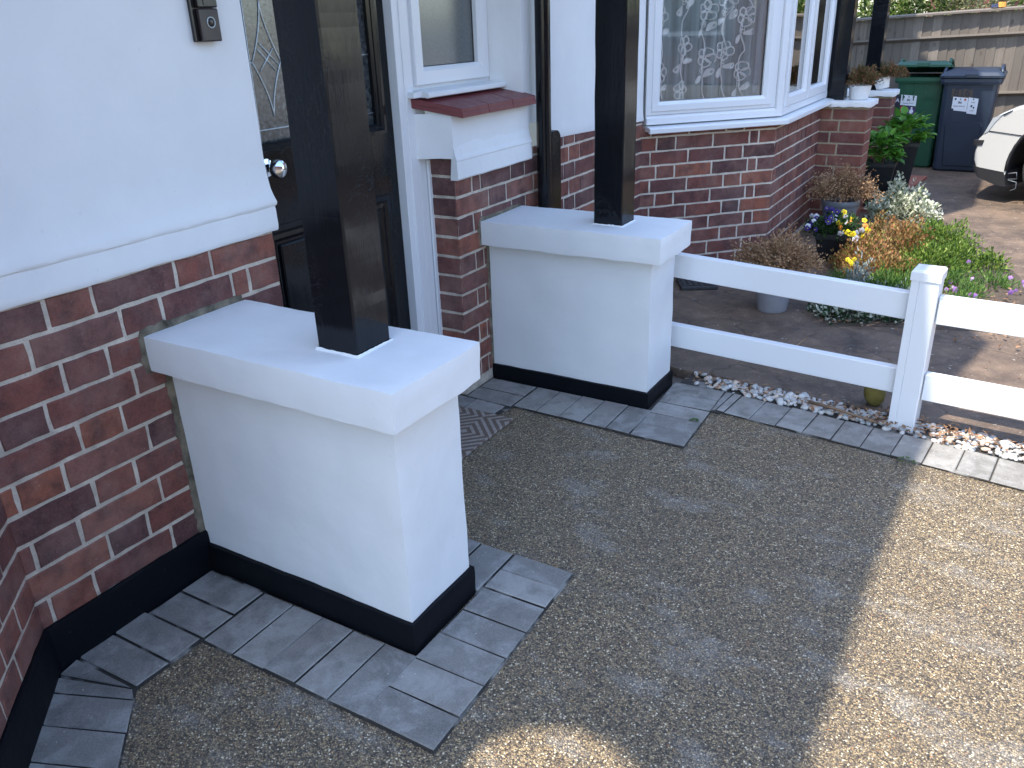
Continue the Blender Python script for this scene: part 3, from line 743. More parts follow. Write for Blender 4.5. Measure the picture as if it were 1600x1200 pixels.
# porch canopy the posts carry (above the frame)
pc = empty('porch_roof', (0, .9, 2.26)); tag(pc, 'flat white boarded porch roof carried by the posts above the doors', 'porch roof')
bm = bmesh.new(); box(bm, (.0, -.10, 2.26), (.70, 1.95, 2.30)); wbuild('soffit', bm, M_WHITE, pc)
bm = bmesh.new(); box(bm, (.0, -.14, 2.302), (.74, 1.99, 2.42), bev=.006); wbuild('fascia', bm, M_GLOSS, pc)
# main roof overhang, outlined so that its shade falls as in the photo
rf = empty('house_shade_roof', (0, 0, WZ)); tag(rf, 'unseen tiled house roof, its overhang outlined to shape the shade on the driveway', 'roof')
sh = [(-5, -9), (.9, -9), (.92, -.3), (1.05, -.09), (1.15, -.03), (1.25, -.03), (1.36, -.09), (1.44, -.25), (1.47, -1.0), (1.49, -9), (1.585, -9), (1.585, .1), (1.595, .8), (1.63, 1.5), (1.69, 2.35), (1.77, 2.75), (1.60, 3.05), (1.10, 3.25), (.96, 3.6), (.95, 5.1), (1.35, 5.4), (1.52, 5.8), (1.50, 7.6), (1.30, 8.6), (.88, 8.8), (.88, 9.3), (.5, 9.4), (-5, 9.4)]
bm = bmesh.new(); prism(bm, [(x-SDX*WZ, y-SDY*WZ) for x, y in sh], WZ, WZ+.12); wbuild('shade_eaves', bm, M_TILE, rf)  # unseen slab, outline worked back from the wanted ground shade
bm = bmesh.new(); prism(bm, [(-5.9, -8), (-.3, -8), (-.3, 7.2), (-5.9, 7.2)], WZ+.122, WZ+1.0); wbuild('roof_slope', bm, M_TILE, rf)

# ---- front door in its recess
XD = -.15
fd = empty('front_door', (XD, .42, 0)); tag(fd, 'black panelled front door with leaded obscured glass and round chrome knob', 'door')
bm = bmesh.new()
gy0, gy1, gz0, gz1 = .515, 1.085, 1.075, 1.92
# door leaf as rails and stiles round the glass
box(bm, (XD-.045, .43, .02), (XD, gy0, 2.02)); box(bm, (XD-.045, gy1, .02), (XD, 1.166, 2.02))
box(bm, (XD-.045, gy0, .02), (XD, gy1, gz0)); box(bm, (XD-.045, gy0, gz1), (XD, gy1, 2.02))
wbuild('door_leaf', bm, M_GLOSS, fd)
bm = bmesh.new()
def frame_ring(bm, x, y0, y1, z0, z1, w, d, mi=0, mitre=True):
    """bevelled picture-frame moulding in a x=const plane, w wide, rising d at its outer edge"""
    o_ = [(y0, z0), (y1, z0), (y1, z1), (y0, z1)]
    def lay(ins, xx): return [bm.verts.new((xx, y+(ins if y == y0 else -ins), z+(ins if z == z0 else -ins))) for y, z in o_]
    L = [lay(0, x), lay(.001, x+d), lay(w*.35, x+d), lay(w*.55, x+d*.45), lay(w*.8, x+d*.6), lay(w, x-.0)]
    for A, B in zip(L, L[1:]):
        for i in range(4): bm.faces.new((A[i], A[(i+1) % 4], B[(i+1) % 4], B[i])).material_index = mi
frame_ring(bm, XD+.0005, gy0-.03, gy1+.03, gz0-.03, gz1+.03, .036, .014)
wbuild('glazing_moulding', bm, M_GLOSS, fd)
for (a, b_) in ((.50, .775), (.825, 1.10)):
    bm = bmesh.new(); frame_ring(bm, XD+.0005, a, b_, .17, .84, .05, .010); box(bm, (XD+.0005, a+.06, .23), (XD+.010, b_-.06, .78), bev=.006); wbuild('raised_panel', bm, M_GLOSS, fd)
bm = bmesh.new(); box(bm, (XD-.030, gy0, gz0), (XD-.018, gy1, gz1)); dg = wbuild('door_glass', bm, M_OBS, fd)
bm = bmesh.new(); xg = XD-.0165
def came(pts, r=.0022): tube(bm, [(xg, y, z) for y, z in pts], r, 6)
yc, zc = .80, 1.50
came([(gy0, 1.115), (gy1, 1.115)]); came([(gy1-.055, gz0), (gy1-.055, gz1)], .0018); came([(gy0+.055, gz0), (gy0+.055, 1.13), (gy0+.058, gz1)], .0018)
def arc(cy, cz, ry, rz, a0, a1): return [(cy+ry*cos(radians(a0+(a1-a0)*k/14)), cz+rz*sin(radians(a0+(a1-a0)*k/14))) for k in range(15)]
# lens-shaped diamond clusters left and right of centre
for cy in (.635, .965):
    for sgn in (-1, 1):
        came([(cy+sgn*.055*(1-t_)**1.6, 1.30+.16*t_) for t_ in [k/10 for k in range(11)]])
        came([(cy+sgn*.055*(1-t_)**1.6, 1.30-.15*t_) for t_ in [k/10 for k in range(11)]])
    came([(cy-.03, 1.275), (cy+.03, 1.335)]); came([(cy+.03, 1.275), (cy-.03, 1.335)])
    came([(cy-.02, 1.35), (cy+.045, 1.29)]); came([(cy, 1.46), (cy, gz1)])
came([(gy0, 1.30), (.58, 1.30)]); came([(.69, 1.30), (.91, 1.30)]); came([(1.02, 1.30), (gy1, 1.30)])
wbuild('lead_came', bm, M_LEAD, dg)
bm = bmesh.new(); lathe(bm, [(.026, 0), (.026, .004), (.012, .008), (.010, .024), (.016, .030), (.0255, .040), (.0275, .051), (.024, .062), (.012, .069), (0, .0705)], seg=32)
bm.transform(Matrix.Translation((XD, .557, 1.012)) @ Matrix.Rotation(pi/2, 4, 'Y')); wbuild('door_knob', bm, M_CHROME, fd, smooth=True)
bm = bmesh.new()
box(bm, (-.19, 1.168, .0), (-.1155, 1.2515, 2.1), bev=.002); box(bm, (-.19, 1.252, .0), (-.1160, 1.312, 1.15), bev=.001)
box(bm, (-.19, 1.200, .02), (-.1105, 1.214, 2.08), bev=.0015); box(bm, (-.113, 1.292, .03), (-.104, 1.313, .93), bev=.002)
box(bm, (-.19, .385, .0), (-.1155, .428, 2.1), bev=.002); box(bm, (-.19, .429, 2.025), (-.1155, 1.167, 2.1), bev=.002); box(bm, (-.19, .429, .0), (-.105, 1.167, .018))
wbuild('door_frame', bm, M_UPVC, fd)
bm = bmesh.new(); box(bm, (-.10, .50, .002), (.288, 1.184, .014), bev=.003); rough(bm, .001, 10)
tag(build('door_mat', bm, M_MAT), 'brown door mat with pale geometric diamond lines before the black door', 'doormat')

# ---- middle wall: brick dwarf pillar, apron, tiled sill, brick behind second pier
mw = empty('porch_side_wall', (0, 1.31, 0)); tag(mw, 'brick wall with painted apron beneath the small porch window', 'wall')
bm = bmesh.new()
brick_rows(bm, (-.118, 1.311), (1, 0), (0, -1), .1175, ZJ, range(-7, 6), .0, .932, [(0, [.1145]), (0, [.1145])], jit=.001)
brick_rows(bm, (0, 1.309), (0, 1), (1, 0), .66, ZJ, range(-7, 5), .0, .90, [(0, [ST, .12, ST, HD, ST, HD]), (0, [HD, CL, ST, HD, ST, HD, ST])])
wbuild('brickwork', bm, [M_BRICK, M_MORTAR], mw)
b2 = fillet([(1.509, .07+i*.012, -1, 0) for i in range(44)], .022, 9); wbuild('mortar_smear', b2, M_SMEAR, mw)
b2 = fillet([(1.455, .585+i*.008, -1, 0) for i in range(12)]+[(1.46+i*.012, .682, 0, 1) for i in range(26)], .018, 14); wbuild('mortar_smear', b2, M_SMEAR, mw)
bm = sweep([(-.118, 1.245), (.008, 1.298), (.008, 1.846)], [(0, 1.095), (0, 1.03), (0, .99), (.001, .965), (.001, .94), (-.02, .938)], step=.02, amp=.0018, scale=12, seed=3)
wbuild('painted_apron', bm, M_WHITE, mw, smooth=True)
bm = sweep([(.008, 1.297), (.008, 1.845)], [(-.004, 1.0), (.002, .975), (.007, .95), (.012, .938), (.0135, .931), (.0115, .927), (.013, .90), (.014, .866), (.010, .861), (-.02, .861)], step=.02, amp=.0015, scale=12, seed=5)
g = [v for v in bm.verts if abs(v.co.y-1.296) < .004]; bmesh.ops.contextual_create(bm, geom=g)
g = [v for v in bm.verts if abs(v.co.y-1.845) < .004]; bmesh.ops.contextual_create(bm, geom=g)
wbuild('painted_flare', bm, M_WHITE, mw, smooth=False)
bm = bmesh.new()
for zz0, zz1, ex in ((1.079, 1.093, .0), (1.0935, 1.109, -.003)):
    for i, (t0, t1) in enumerate(((0, .33), (.335, .66), (.665, 1.0))):
        f0, f1 = (.052+ex, 1.305+.53*t0), (.052+ex, 1.305+.53*t1)
        b0, b1 = (-.119, (1.232 if i == 0 else 1.305+.53*t0)), (-.119, 1.305+.53*t1)
        vs = prism(bm, [b0, f0, f1, b1], zz0, zz1+(.003 if 1 else 0))
    if zz0 < 1.085: continue
for v in bm.verts: v.co.z += .0016*noise.noise(v.co*13)+(.038 if v.co.x < -.1 else 0)
bmesh.ops.bevel(bm, geom=bm.edges[:], offset=.0022, segments=1, affect='EDGES')
wbuild('tile_sill', bm, M_RTILE, mw)
bm = sweep([(-.125, 1.772), (.0, 1.815), (.0, 1.98)], [(0, WZ), (0, 1.8), (0, 1.3), (0, 1.12), (-.0, 1.00)], step=.02, amp=.0018, scale=9, seed=8)
wbuild('reveal_render', bm, M_WHITE, mw, smooth=True)
# porch window
pw = empty('porch_window', (-.12, 1.26, 1.15)); tag(pw, 'small white framed window with stippled glass above the red tile sill', 'window')
bm = bmesh.new()
def yz_frame(bm, x0, x1, y0, y1, z0, z1, w, bev=.004):
    """rectangular casement frame (flat), inner edges chamfered"""
    o_ = [(y0, z0), (y1, z0), (y1, z1), (y0, z1)]
    def lay(ins, xx): return [bm.verts.new((xx, y+(ins if y == y0 else -ins), z+(ins if z == z0 else -ins))) for y, z in o_]
    L = [lay(0, x0), lay(0, x1-bev*.5), lay(bev*.5, x1), lay(w-.014, x1), lay(w-.002, x1-.012), lay(w, x1-.014), lay(w, x0)]
    for A, B in zip(L, L[1:]):
        for i in range(4): bm.faces.new((A[i], A[(i+1) % 4], B[(i+1) % 4], B[i]))
yz_frame(bm, -.19, -.128, 1.253, 1.772, 1.172, 2.08, .035)
yz_frame(bm, -.185, -.112, 1.272, 1.752, 1.188, 2.06, .058); wbuild('window_frame', bm, M_UPVC, pw)
bm = bmesh.new(); yz_frame(bm, -.16, -.131, 1.3265, 1.6975, 1.2425, 2.01, .006, .001); wbuild('gasket', bm, M_SEAL, pw)
bm = bmesh.new(); box(bm, (-.155, 1.32, 1.236), (-.146, 1.705, 2.02)); wbuild('window_pane', bm, M_FROST, pw)
bm = bmesh.new()
pr = [(-.15, 1.1745), (-.075, 1.1685), (-.062, 1.166), (-.058, 1.161), (-.058, 1.150), (-.062, 1.147), (-.075, 1.149), (-.15, 1.149)]
A = [bm.verts.new((x, 1.262, z)) for x, z in pr]; B = [bm.verts.new((x, 1.79, z)) for x, z in pr]
for i in range(len(pr)): bm.faces.new((A[i], A[(i+1) % len(pr)], B[(i+1) % len(pr)], B[i]))
bm.faces.new(A[::-1]); bm.faces.new(B); box(bm, (-.12, 1.212, 1.150), (-.085, 1.261, 1.170), bev=.002)
wbuild('window_sill', bm, M_UPVC, pw)

# downpipe and the black board behind it
dp = empty('downpipe', (.048, 1.902, 0)); tag(dp, 'glossy black cast downpipe on the white wall beside the porch window', 'downpipe')
bm = bmesh.new(); tube(bm, [(.048, 1.902+.002*sin(k), .0+k*.2) for k in range(23)], .031, 20); wbuild('pipe', bm, M_GLOSS, dp, smooth=True)
bm = bmesh.new(); tube(bm, [(.048, 1.902, 1.84), (.048, 1.902, 1.93)], .037, 20); box(bm, (0.0, 1.85, 1.87), (.02, 1.955, 1.90)); wbuild('pipe_collar', bm, M_GLOSS, dp)
bm = bmesh.new()
pts = [(1.955, .0), (2.035, .0), (2.035, .925)]+[(1.995+.04*cos(radians(a)), .925+.035*sin(radians(a))) for a in range(20, 170, 25)]+[(1.955, .92)]
A = [bm.verts.new((.030, y, z)) for y, z in pts]; B = [bm.verts.new((.055, y, z)) for y, z in pts]
bm.faces.new(A[::-1]); bm.faces.new(B)
for i in range(len(pts)): bm.faces.new((A[i], A[(i+1) % len(pts)], B[(i+1) % len(pts)], B[i]))
tag(build('black_board', bm, M_GLOSS), 'narrow black upright board with rounded top, right of the downpipe', 'board')

# ---- neighbour's wall and bay window
nw = empty('neighbour_wall', (0, 2.0, 0)); tag(nw, 'white rendered wall over red brick between downpipe and bay window', 'wall')
ZB = .568
bm = bmesh.new(); brick_rows(bm, (0, 1.972), (0, 1), (1, 0), 1.11, ZB, range(-7, 5), 0, .915, [(-.03, FLEM_B), (-.09, [HD, ST, HD, ST, ST])]); 
wbuild('brickwork', bm, [M_BRICK, M_MORTAR_L], nw)
bm = sweep([(0, 1.985), (0, 3.07)], [(.004, WZ), (.004, 2), (.004, 1.3), (.004, 1.0), (.006, .96), (.010, .925), (.008, .918), (-.01, .915)], step=.03, amp=.0015, scale=8, seed=11)
for v in bm.verts:
    if v.co.z < .99: v.co.z -= .035*(v.co.y-2.0)
wbuild('render', bm, M_WHITE, nw, smooth=True)
bw = empty('bay_window', (.56, 3.664, 0)); tag(bw, 'white framed bay window with lace curtains over a red brick base', 'bay window')
th = radians(46.75); d1 = (-cos(th), -sin(th)); n1 = (sin(th), -cos(th))
bm = bmesh.new()
brick_rows(bm, (.56, 3.664), d1, n1, .83, ZB, range(-7, 4), 0, .845, [(0, MONK_B), (0, MONK_A)])
brick_rows(bm, (.56, 3.664), (0.0, 1), (1, 0), 1.19, ZB, range(-7, 4), 0, .845, [(-.06, [ST, HD, ST, HD]), (-.09, [HD, CL, ST, ST, HD, HD, ST])])
wbuild('brickwork', bm, [M_BRICK, M_MORTAR_L], bw)
def bayplan(off, a=.80, b_=1.19):
    # outward offset polyline of the bay: start on the house wall, corner, far end
    c = V(.56, 3.664); m = (V(*n1)+V(1, 0)); m = m/m.dot(V(1, 0))
    return [tuple(c+V(*d1)*a+V(*n1)*off), tuple(c+m*off), (c.x+off, c.y+b_)]
def bayc(off): return V(*bayplan(off)[1])
# sill
def ext_plan(prof, a=.80, b_=1.19):
    bm = bmesh.new(); g = []
    for o_, z in prof: g.append([bm.verts.new((x, y, z)) for x, y in bayplan(o_, a, b_)])
    for A, B in zip(g, g[1:]):
        for i in range(2): bm.faces.new((A[i], A[i+1], B[i+1], B[i]))
    for k in (0, 2): bm.faces.new([r[k] for r in g])
    return bm
bm = ext_plan([(-.06, .861), (.045, .849), (.066, .845), (.070, .841), (.070, .821), (.066, .818), (.05, .820), (.05, .826), (-.05, .826)], .80, 1.20); wbuild('window_sill', bm, M_UPVC, bw)
bm = ext_plan([(-.05, .8605), (.022, .8605), (.022, .892), (.018, .897), (.012, .898), (.012, .905), (-.05, .905)]); wbuild('frame_base', bm, M_UPVC, bw)
# casement frames: built flat in (u,z) then placed on a face
def face_frame(u0, u1, z0, z1, w, dep0, dep1, origin, d, n, name, mat, parent, bev=.006):
    bm = bmesh.new(); o_ = [(u0, z0), (u1, z0), (u1, z1), (u0, z1)]
    def lay(ins, dd): return [bm.verts.new(V(origin[0], origin[1], 0)+V(d[0], d[1], 0)*(u+(ins if u == u0 else -ins))+V(n[0], n[1], 0)*dd+V(0, 0, z+(ins if z == z0 else -ins))) for u, z in o_]
    L = [lay(0, dep0), lay(0, dep1-bev*.5), lay(bev*.5, dep1), lay(w-.016, dep1), lay(w-.003, dep1-.012), lay(w, dep1-.014), lay(w, dep0)]
    for A, B in zip(L, L[1:]):
        for i in range(4): bm.faces.new((A[i], A[(i+1) % 4], B[(i+1) % 4], B[i]))
    return wbuild(name, bm, mat, parent)
def face_pane(u0, u1, z0, z1, dep, origin, d, n, mat, parent, name='window_pane'):
    bm = bmesh.new(); P = [V(origin[0], origin[1], 0)+V(d[0], d[1], 0)*u+V(n[0], n[1], 0)*dd+V(0, 0, z) for dd in (dep, dep-.004) for u, z in ((u0, z0), (u1, z0), (u1, z1), (u0, z1))]
    vs = [bm.verts.new(p) for p in P]
    for f in ((0, 1, 2, 3), (7, 6, 5, 4), (0, 4, 5, 1), (1, 5, 6, 2), (2, 6, 7, 3), (3, 7, 4, 0)): bm.faces.new([vs[i] for i in f])
    return wbuild(name, bm, mat, parent)
O = (.56, 3.664)
bm = bmesh.new(); c0, c1, c2_ = bayc(.024), bayc(-.05), None
prism(bm, [tuple(V(*bayplan(.024)[1])+V(*d1)*.034), tuple(bayc(.024)), (bayc(.024).x, bayc(.024).y+.03), (O[0]-.05, O[1]+.03), tuple(V(*O)+V(*d1)*.034+V(*n1)*-.05)], .8615, 2.15); wbuild('corner_mullion', bm, M_UPVC, bw)
fr = face_frame(.028, .80, .906, 2.12, .052, -.05, .010, O, d1, n1, 'window_frame', M_UPVC, bw)
face_frame(.060, .77, .925, 2.09, .048, -.05, .020, O, d1, n1, 'sash', M_UPVC, fr)
face_frame(.090, .740, .927, 2.06, .0215, -.02, .0045, O, d1, n1, 'gasket', M_SEAL, fr, .001)
face_pane(.109, .721, .946, 2.045, -.006, O, d1, n1, M_GLASS, fr)
fr = face_frame(.036, 1.19, .906, 2.12, .045, -.05, .012, O, (0, 1), (1, 0), 'window_frame', M_UPVC, bw)
for u0, u1 in ((.072, .585), (.605, 1.155)):
    sa = face_frame(u0, u1, .90, 2.08, .062, -.05, .024, O, (0, 1), (1, 0), 'sash', M_UPVC, fr)
    face_frame(u0+.045, u1-.045, .945, 2.035, .0205, -.03, .0085, O, (0, 1), (1, 0), 'gasket', M_SEAL, fr, .001)
    face_pane(u0+.064, u1-.064, .961, 2.02, -.004, O, (0, 1), (1, 0), M_GLASSB, fr)
# room behind the bay and upper wall
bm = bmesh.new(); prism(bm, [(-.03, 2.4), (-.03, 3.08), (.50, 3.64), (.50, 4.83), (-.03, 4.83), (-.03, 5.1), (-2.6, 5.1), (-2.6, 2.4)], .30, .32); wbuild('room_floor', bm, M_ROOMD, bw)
bm = bmesh.new(); box(bm, (-2.65, 2.35, .33), (-2.6, 5.15, 2.35)); box(bm, (-2.6, 2.35, .33), (-.03, 2.39, 2.35)); box(bm, (-2.6, 5.11, .33), (-.03, 5.15, 2.35)); wbuild('room_wall', bm, M_ROOM, bw)
bm = bmesh.new(); prism(bm, [(-2.6, 2.35), (-.02, 2.35), (-.02, 3.07), (.58, 3.66), (.58, 4.85), (-.02, 4.85), (-.02, 5.15), (-2.6, 5.15)], 2.36, 2.44); wbuild('bay_top', bm, M_UPVC, bw)
# net curtain with lace flowers
def oncur(u, z, dep):
    w = .020*sin(u*58+.8*sin(z*3))+.009*sin(u*117+z*2)+.004*sin(z*7+u*20)
    return V(O[0], O[1], 0)+V(d1[0], d1[1], 0)*u+V(n1[0], n1[1], 0)*(dep+w)+V(0, 0, z)
nc = empty('net_curtain', (O[0], O[1], .9)); tag(nc, 'white net curtain with lace flowers hanging in the large bay pane', 'curtain')
bm = bmesh.new(); nu, nz = 150, 40; g = [[bm.verts.new(oncur(.06+.70*i/nu, .90+1.2*k/nz, -.11)) for k in range(nz+1)] for i in range(nu+1)]
for i in range(nu):
    for k in range(nz): bm.faces.new((g[i][k], g[i+1][k], g[i+1][k+1], g[i][k+1]))
wbuild('net_cloth', bm, M_NET, nc, smooth=True)
def lace_flower(u, z, r, rot):
    bm = bmesh.new(); K = 5
    for k in range(K):
        a = rot+2*pi*k/K; pc_ = (u+cos(a)*r*.62, z+sin(a)*r*.62)
        pts = [(pc_[0]+cos(b)*r*.42, pc_[1]+sin(b)*r*.46) for b in [2*pi*j/12 for j in range(12)]]
        tube(bm, [tuple(oncur(*p, -.1035)) for p in pts+[pts[0]]], r*.10, 4, caps=False)
        c = bm.verts.new(oncur(pc_[0], pc_[1], -.106)); vv = [bm.verts.new(oncur(*p, -.106)) for p in pts]
        for j in range(12): bm.faces.new((c, vv[j], vv[(j+1) % 12])).material_index = 1
    pts = [(u+cos(b)*r*.2, z+sin(b)*r*.2) for b in [2*pi*j/10 for j in range(11)]]
    tube(bm, [tuple(oncur(*p, -.1025)) for p in pts], r*.06, 4, caps=False)
    wbuild('lace_flower', bm, [M_LACE, M_NET], nc)
def lace_leaf(u, z, r, a):
    bm = bmesh.new(); pts = []
    for j in range(13):
        t_ = j/12*2*pi; x = cos(t_)*r; y = sin(t_)*r*.5*(1-.35*cos(t_)); pts.append((u+x*cos(a)-y*sin(a), z+x*sin(a)+y*cos(a)))
    tube(bm, [tuple(oncur(*p, -.1035)) for p in pts], r*.06, 4, caps=False)
    c = bm.verts.new(oncur(u, z, -.106)); vv = [bm.verts.new(oncur(*p, -.106)) for p in pts[:-1]]
    for j in range(12): bm.faces.new((c, vv[j], vv[(j+1) % 12])).material_index = 1
    wbuild('lace_leaf', bm, [M_LACE, M_LACE], nc)
def vine(pts, r=.0040):
    bm = bmesh.new(); q = []
    for (a, b_), (c_, d_) in zip(pts, pts[1:]):
        for j in range(6): t_ = j/6; q.append((a+(c_-a)*t_, b_+(d_-b_)*t_))
    q.append(pts[-1]); q2 = [(u+.008*sin(z*34), z) for u, z in q]
    tube(bm, [tuple(oncur(*p, -.1035)) for p in q2], r, 4); wbuild('lace_vine', bm, M_LACE, nc)
for u, zs in ((.68, (1.38, 1.12)), (.545, (1.50, 1.24, 1.02)), (.415, (1.40, 1.17)), (.295, (1.46, 1.19)), (.185, (1.36, 1.08))):
    for z in zs:
        z += random.uniform(-.02, .02); lace_flower(u+random.uniform(-.01, .01), z, .047, random.random())
        lace_leaf(u-.03, z-.078, .027, -1.1+random.random()); lace_leaf(u+.034, z-.11, .027, 1.9+random.random()); lace_flower(u+.006, z-.065, .017, 0)
    vine([(u, 1.7), (u+.022, 1.55), (u-.02, 1.42), (u+.02, 1.30), (u-.015, 1.20), (u+.012, 1.10), (u-.005, 1.02), (u-.04, .94)])
bm = bmesh.new(); g = [[bm.verts.new(V(O[0], O[1], 0)+V(d1[0], d1[1], 0)*(.60+.16*i/30)+V(n1[0], n1[1], 0)*(-.15+.014*sin(i*1.3))+V(0, 0, .62+1.5*k)) for k in (0, 1)] for i in range(31)]
for i in range(30): bm.faces.new((g[i][0], g[i+1][0], g[i+1][1], g[i][1]))
tag(build('side_curtain', bm, M_GREYCUR, smooth=True), 'grey green curtain gathered at the pane edge behind the net', 'curtain')
bm = bmesh.new(); lathe(bm, [(.11, 0), (.115, .02), (.10, .07), (.075, .105), (.04, .125), (0, .13)], seg=36, wob=.015)
bm.transform(Matrix.Translation((.345, 3.70, .85)))
tag(build('cream_shade', bm, M_CREAM, smooth=True), 'cream domed fabric shade on the ledge behind the lace curtain', 'lampshade')
bm = bmesh.new(); prism(bm, [(.0, 3.14), (.50, 3.68), (.50, 4.80), (.0, 4.8)], .80, .82); wbuild('inner_ledge', bm, M_UPVC, bw)

# ---- brick piers of the next porch
def brick_pier(y0, y1, x1, zc0, zc1, label):
    e = empty('brick_pier', (0, y0, 0)); tag(e, label, 'pier', 'brick piers of the next porch')
    bm = bmesh.new()
    z0 = zc0-.012
    PA, PB = [(.0, [ST, HD, ST, HD, ST]), (.0, [HD+.06, ST, HD, ST])]
    rows = range(-11, 1)
    brick_rows(bm, (x1, y0), (-1, 0), (0, -1), x1, z0-.065-.005, rows, 0, zc0+.001, [PA, PB])
    brick_rows(bm, (x1, y0), (0, 1), (1, 0), y1-y0, z0-.065-.005, rows, 0, zc0+.001, [(0, [HD, HD+.02]), (0, [ST+.02])])
    wbuild('brickwork', bm, [M_BRICK2, M_MORTAR_Y], e)
    bm = rbox((.0, y0-.03, zc0+.003), (x1+.025, y1+.03, zc1), .02, .008, .003, 12, 5)
    for v in bm.verts:
        if v.co.z < zc0+.01: v.co.z += .008*noise.noise(v.co*25)
    wbuild('pier_cap', bm, M_WHITE, e, smooth=True); return e
brick_pier(4.835, 5.065, .852, .797, .838, 'brick pier with painted cap adjoining the far end of the bay window')
brick_pier(6.30, 6.53, .80, .742, .785, 'brick pier with painted cap furthest away, beside the green bin')
post(.572, 4.885, .836, 2.3, 'black wooden post on the brick pier adjoining the bay window', .112, .112)
post(.562, 6.36, .783, 2.3, 'black wooden post on the furthest brick pier, before the timber fence', .112, .112)
bm = bmesh.new(); box(bm, (-.02, 5.15, 0), (-.0, 6.0, 2.4)); box(bm, (-.02, 6.0, 0), (0, 8.0, 2.4)); box(bm, (-.03, 5.1, 2.41), (0, 8.0, WZ)); box(bm, (-.03, 3.0, 2.45), (0, 5.1, WZ))
tag(build('neighbour_house_wall', bm, M_WHITE), 'white rendered wall of the next house behind its brick porch piers', 'wall')

# ---------------------------------------------------------------- white rail fence
wf = empty('rail_fence', (.7, 1.86, 0)); tag(wf, 'white plastic two-rail fence running from the second white pier along the pebbles', 'fence')
def xfence(u): return u
fdv = V(1, -.085, 0).normalized(); fnv = V(.085, 1, 0).normalized()
FM = Matrix.Translation((.7, 1.86, 0)) @ Matrix.Rotation(math.atan2(-.085, 1), 4, 'Z')
def rail(u0, u1, z0, z1, dz):
    bm = bmesh.new(); box(bm, (u0, -.018, z0), (u1, .018, z1), bev=.003)
    for v in bm.verts: v.co.z += dz*(v.co.x-u0)/(u1-u0)
    bm.transform(FM); wbuild('rail', bm, M_UPVC, wf)
PU = .868
rail(-.16, PU-.044, .434, .530, -.031); rail(-.16, PU-.044, .138, .233, -.010)
rail(PU+.046, PU+1.8, .403, .500, .0); rail(PU+.046, PU+1.8, .122, .220, -.004)
def fpost(u):
    bm = bmesh.new(); w = .043
    prof = [(-w, -w), (-w*.45, -w), (-w*.42, -w+.0025), (-w*.38, -w), (w-.004, -w), (w, -w+.004), (w, w), (-w, w)]
    A = [bm.verts.new((u+a, b_, 0)) for a, b_ in prof]; B = [bm.verts.new((u+a, b_, .556)) for a, b_ in prof]
    for i in range(len(prof)): bm.faces.new((A[i], A[(i+1) % len(prof)], B[(i+1) % len(prof)], B[i]))
    bm.faces.new(A[::-1]); bm.faces.new(B); bm.transform(FM); p = wbuild('fence_post', bm, M_UPVC, wf)
    bm = bmesh.new(); w = .047; g = []
    for ww, z in ((w, .552), (w, .580), (w-.005, .587), (w-.016, .588)):
        g.append([bm.verts.new((u+a*ww, b_*ww, z)) for a, b_ in ((-1, -1), (1, -1), (1, 1), (-1, 1))])
    for A, B in zip(g, g[1:]):
        for i in range(4): bm.faces.new((A[i], A[(i+1) % 4], B[(i+1) % 4], B[i]))
    bm.faces.new(g[-1]); bm.faces.new(g[0][::-1]); bm.transform(FM); wbuild('post_cap', bm, M_UPVC, p)
fpost(PU); fpost(PU+1.84)

# ---------------------------------------------------------------- plants
def cloud(bm, c, rad, n, L, w, mi=0, dome=True, hollow=.55, lump=.25, upb=.4, seed=0):
    c = V(*c)
    for i in range(n):
        d = rv()
        if dome and d.z < -.15: d.z = -d.z
        t_ = hollow+(1-hollow)*random.random()**.6
        k = 1+lump*noise.noise(d*2.2+V(seed*3.3, 0, 0))*2
        p = c+V(d.x*rad[0], d.y*rad[1], d.z*rad[2])*t_*k
        dr = (d+rv()*.9+V(0, 0, upb)); ll = L*random.uniform(.6, 1.3)
        leaf(bm, p, dr, rv(), ll, w*random.uniform(.7, 1.3), mi)
def twigs(bm, c, rad, n, mi=1, base=None, r=.0012):
    c = V(*c); base = V(*base) if base else c
    for i in range(n):
        d = rv(); d.z = abs(d.z)+.15; e = c+V(d.x*rad[0], d.y*rad[1], d.z*rad[2])*random.uniform(.8, 1.12)
        m_ = base.lerp(e, .5)+rv()*.02+V(0, 0, .01)
        s_ = (e-base).cross(rv()).normalized()*r
        q = [bm.verts.new(base+rv()*.02-s_), bm.verts.new(m_-s_), bm.verts.new(e), bm.verts.new(m_+s_)]
        bm.faces.new(q).material_index = mi
def round_pot(name, c, r0, r1, h, mat, label, rib=0.0, seg=36, lean=0.0, group=None, rim=.01):
    e = empty(name, c); tag(e, label, 'plant pot', group)
    bm = bmesh.new(); lathe(bm, [(r0, 0), (r0+.002, .004), (r0+(r1-r0)*.85, h*.82), (r0+(r1-r0)*.87, h*.83), (r1+.003, h*.85), (r1+.005, h-.003), (r1+.002, h), (r1-.008, h), (r1-.012, h-.03)] if rim else [(r0, 0), (r0*1.04, h*.05), (r1, h*.97), (r1*1.01, h), (r1*.93, h), (r1*.9, h*.85)], seg=seg, wob=rib)
    build('pot', bm, mat, e)
    bm = bmesh.new(); vs = [bm.verts.new(((r1-.012)*cos(2*pi*k/20), (r1-.012)*sin(2*pi*k/20), h-.028)) for k in range(20)]; bm.faces.new(vs); build('compost', bm, M_SOIL, e)
    return e
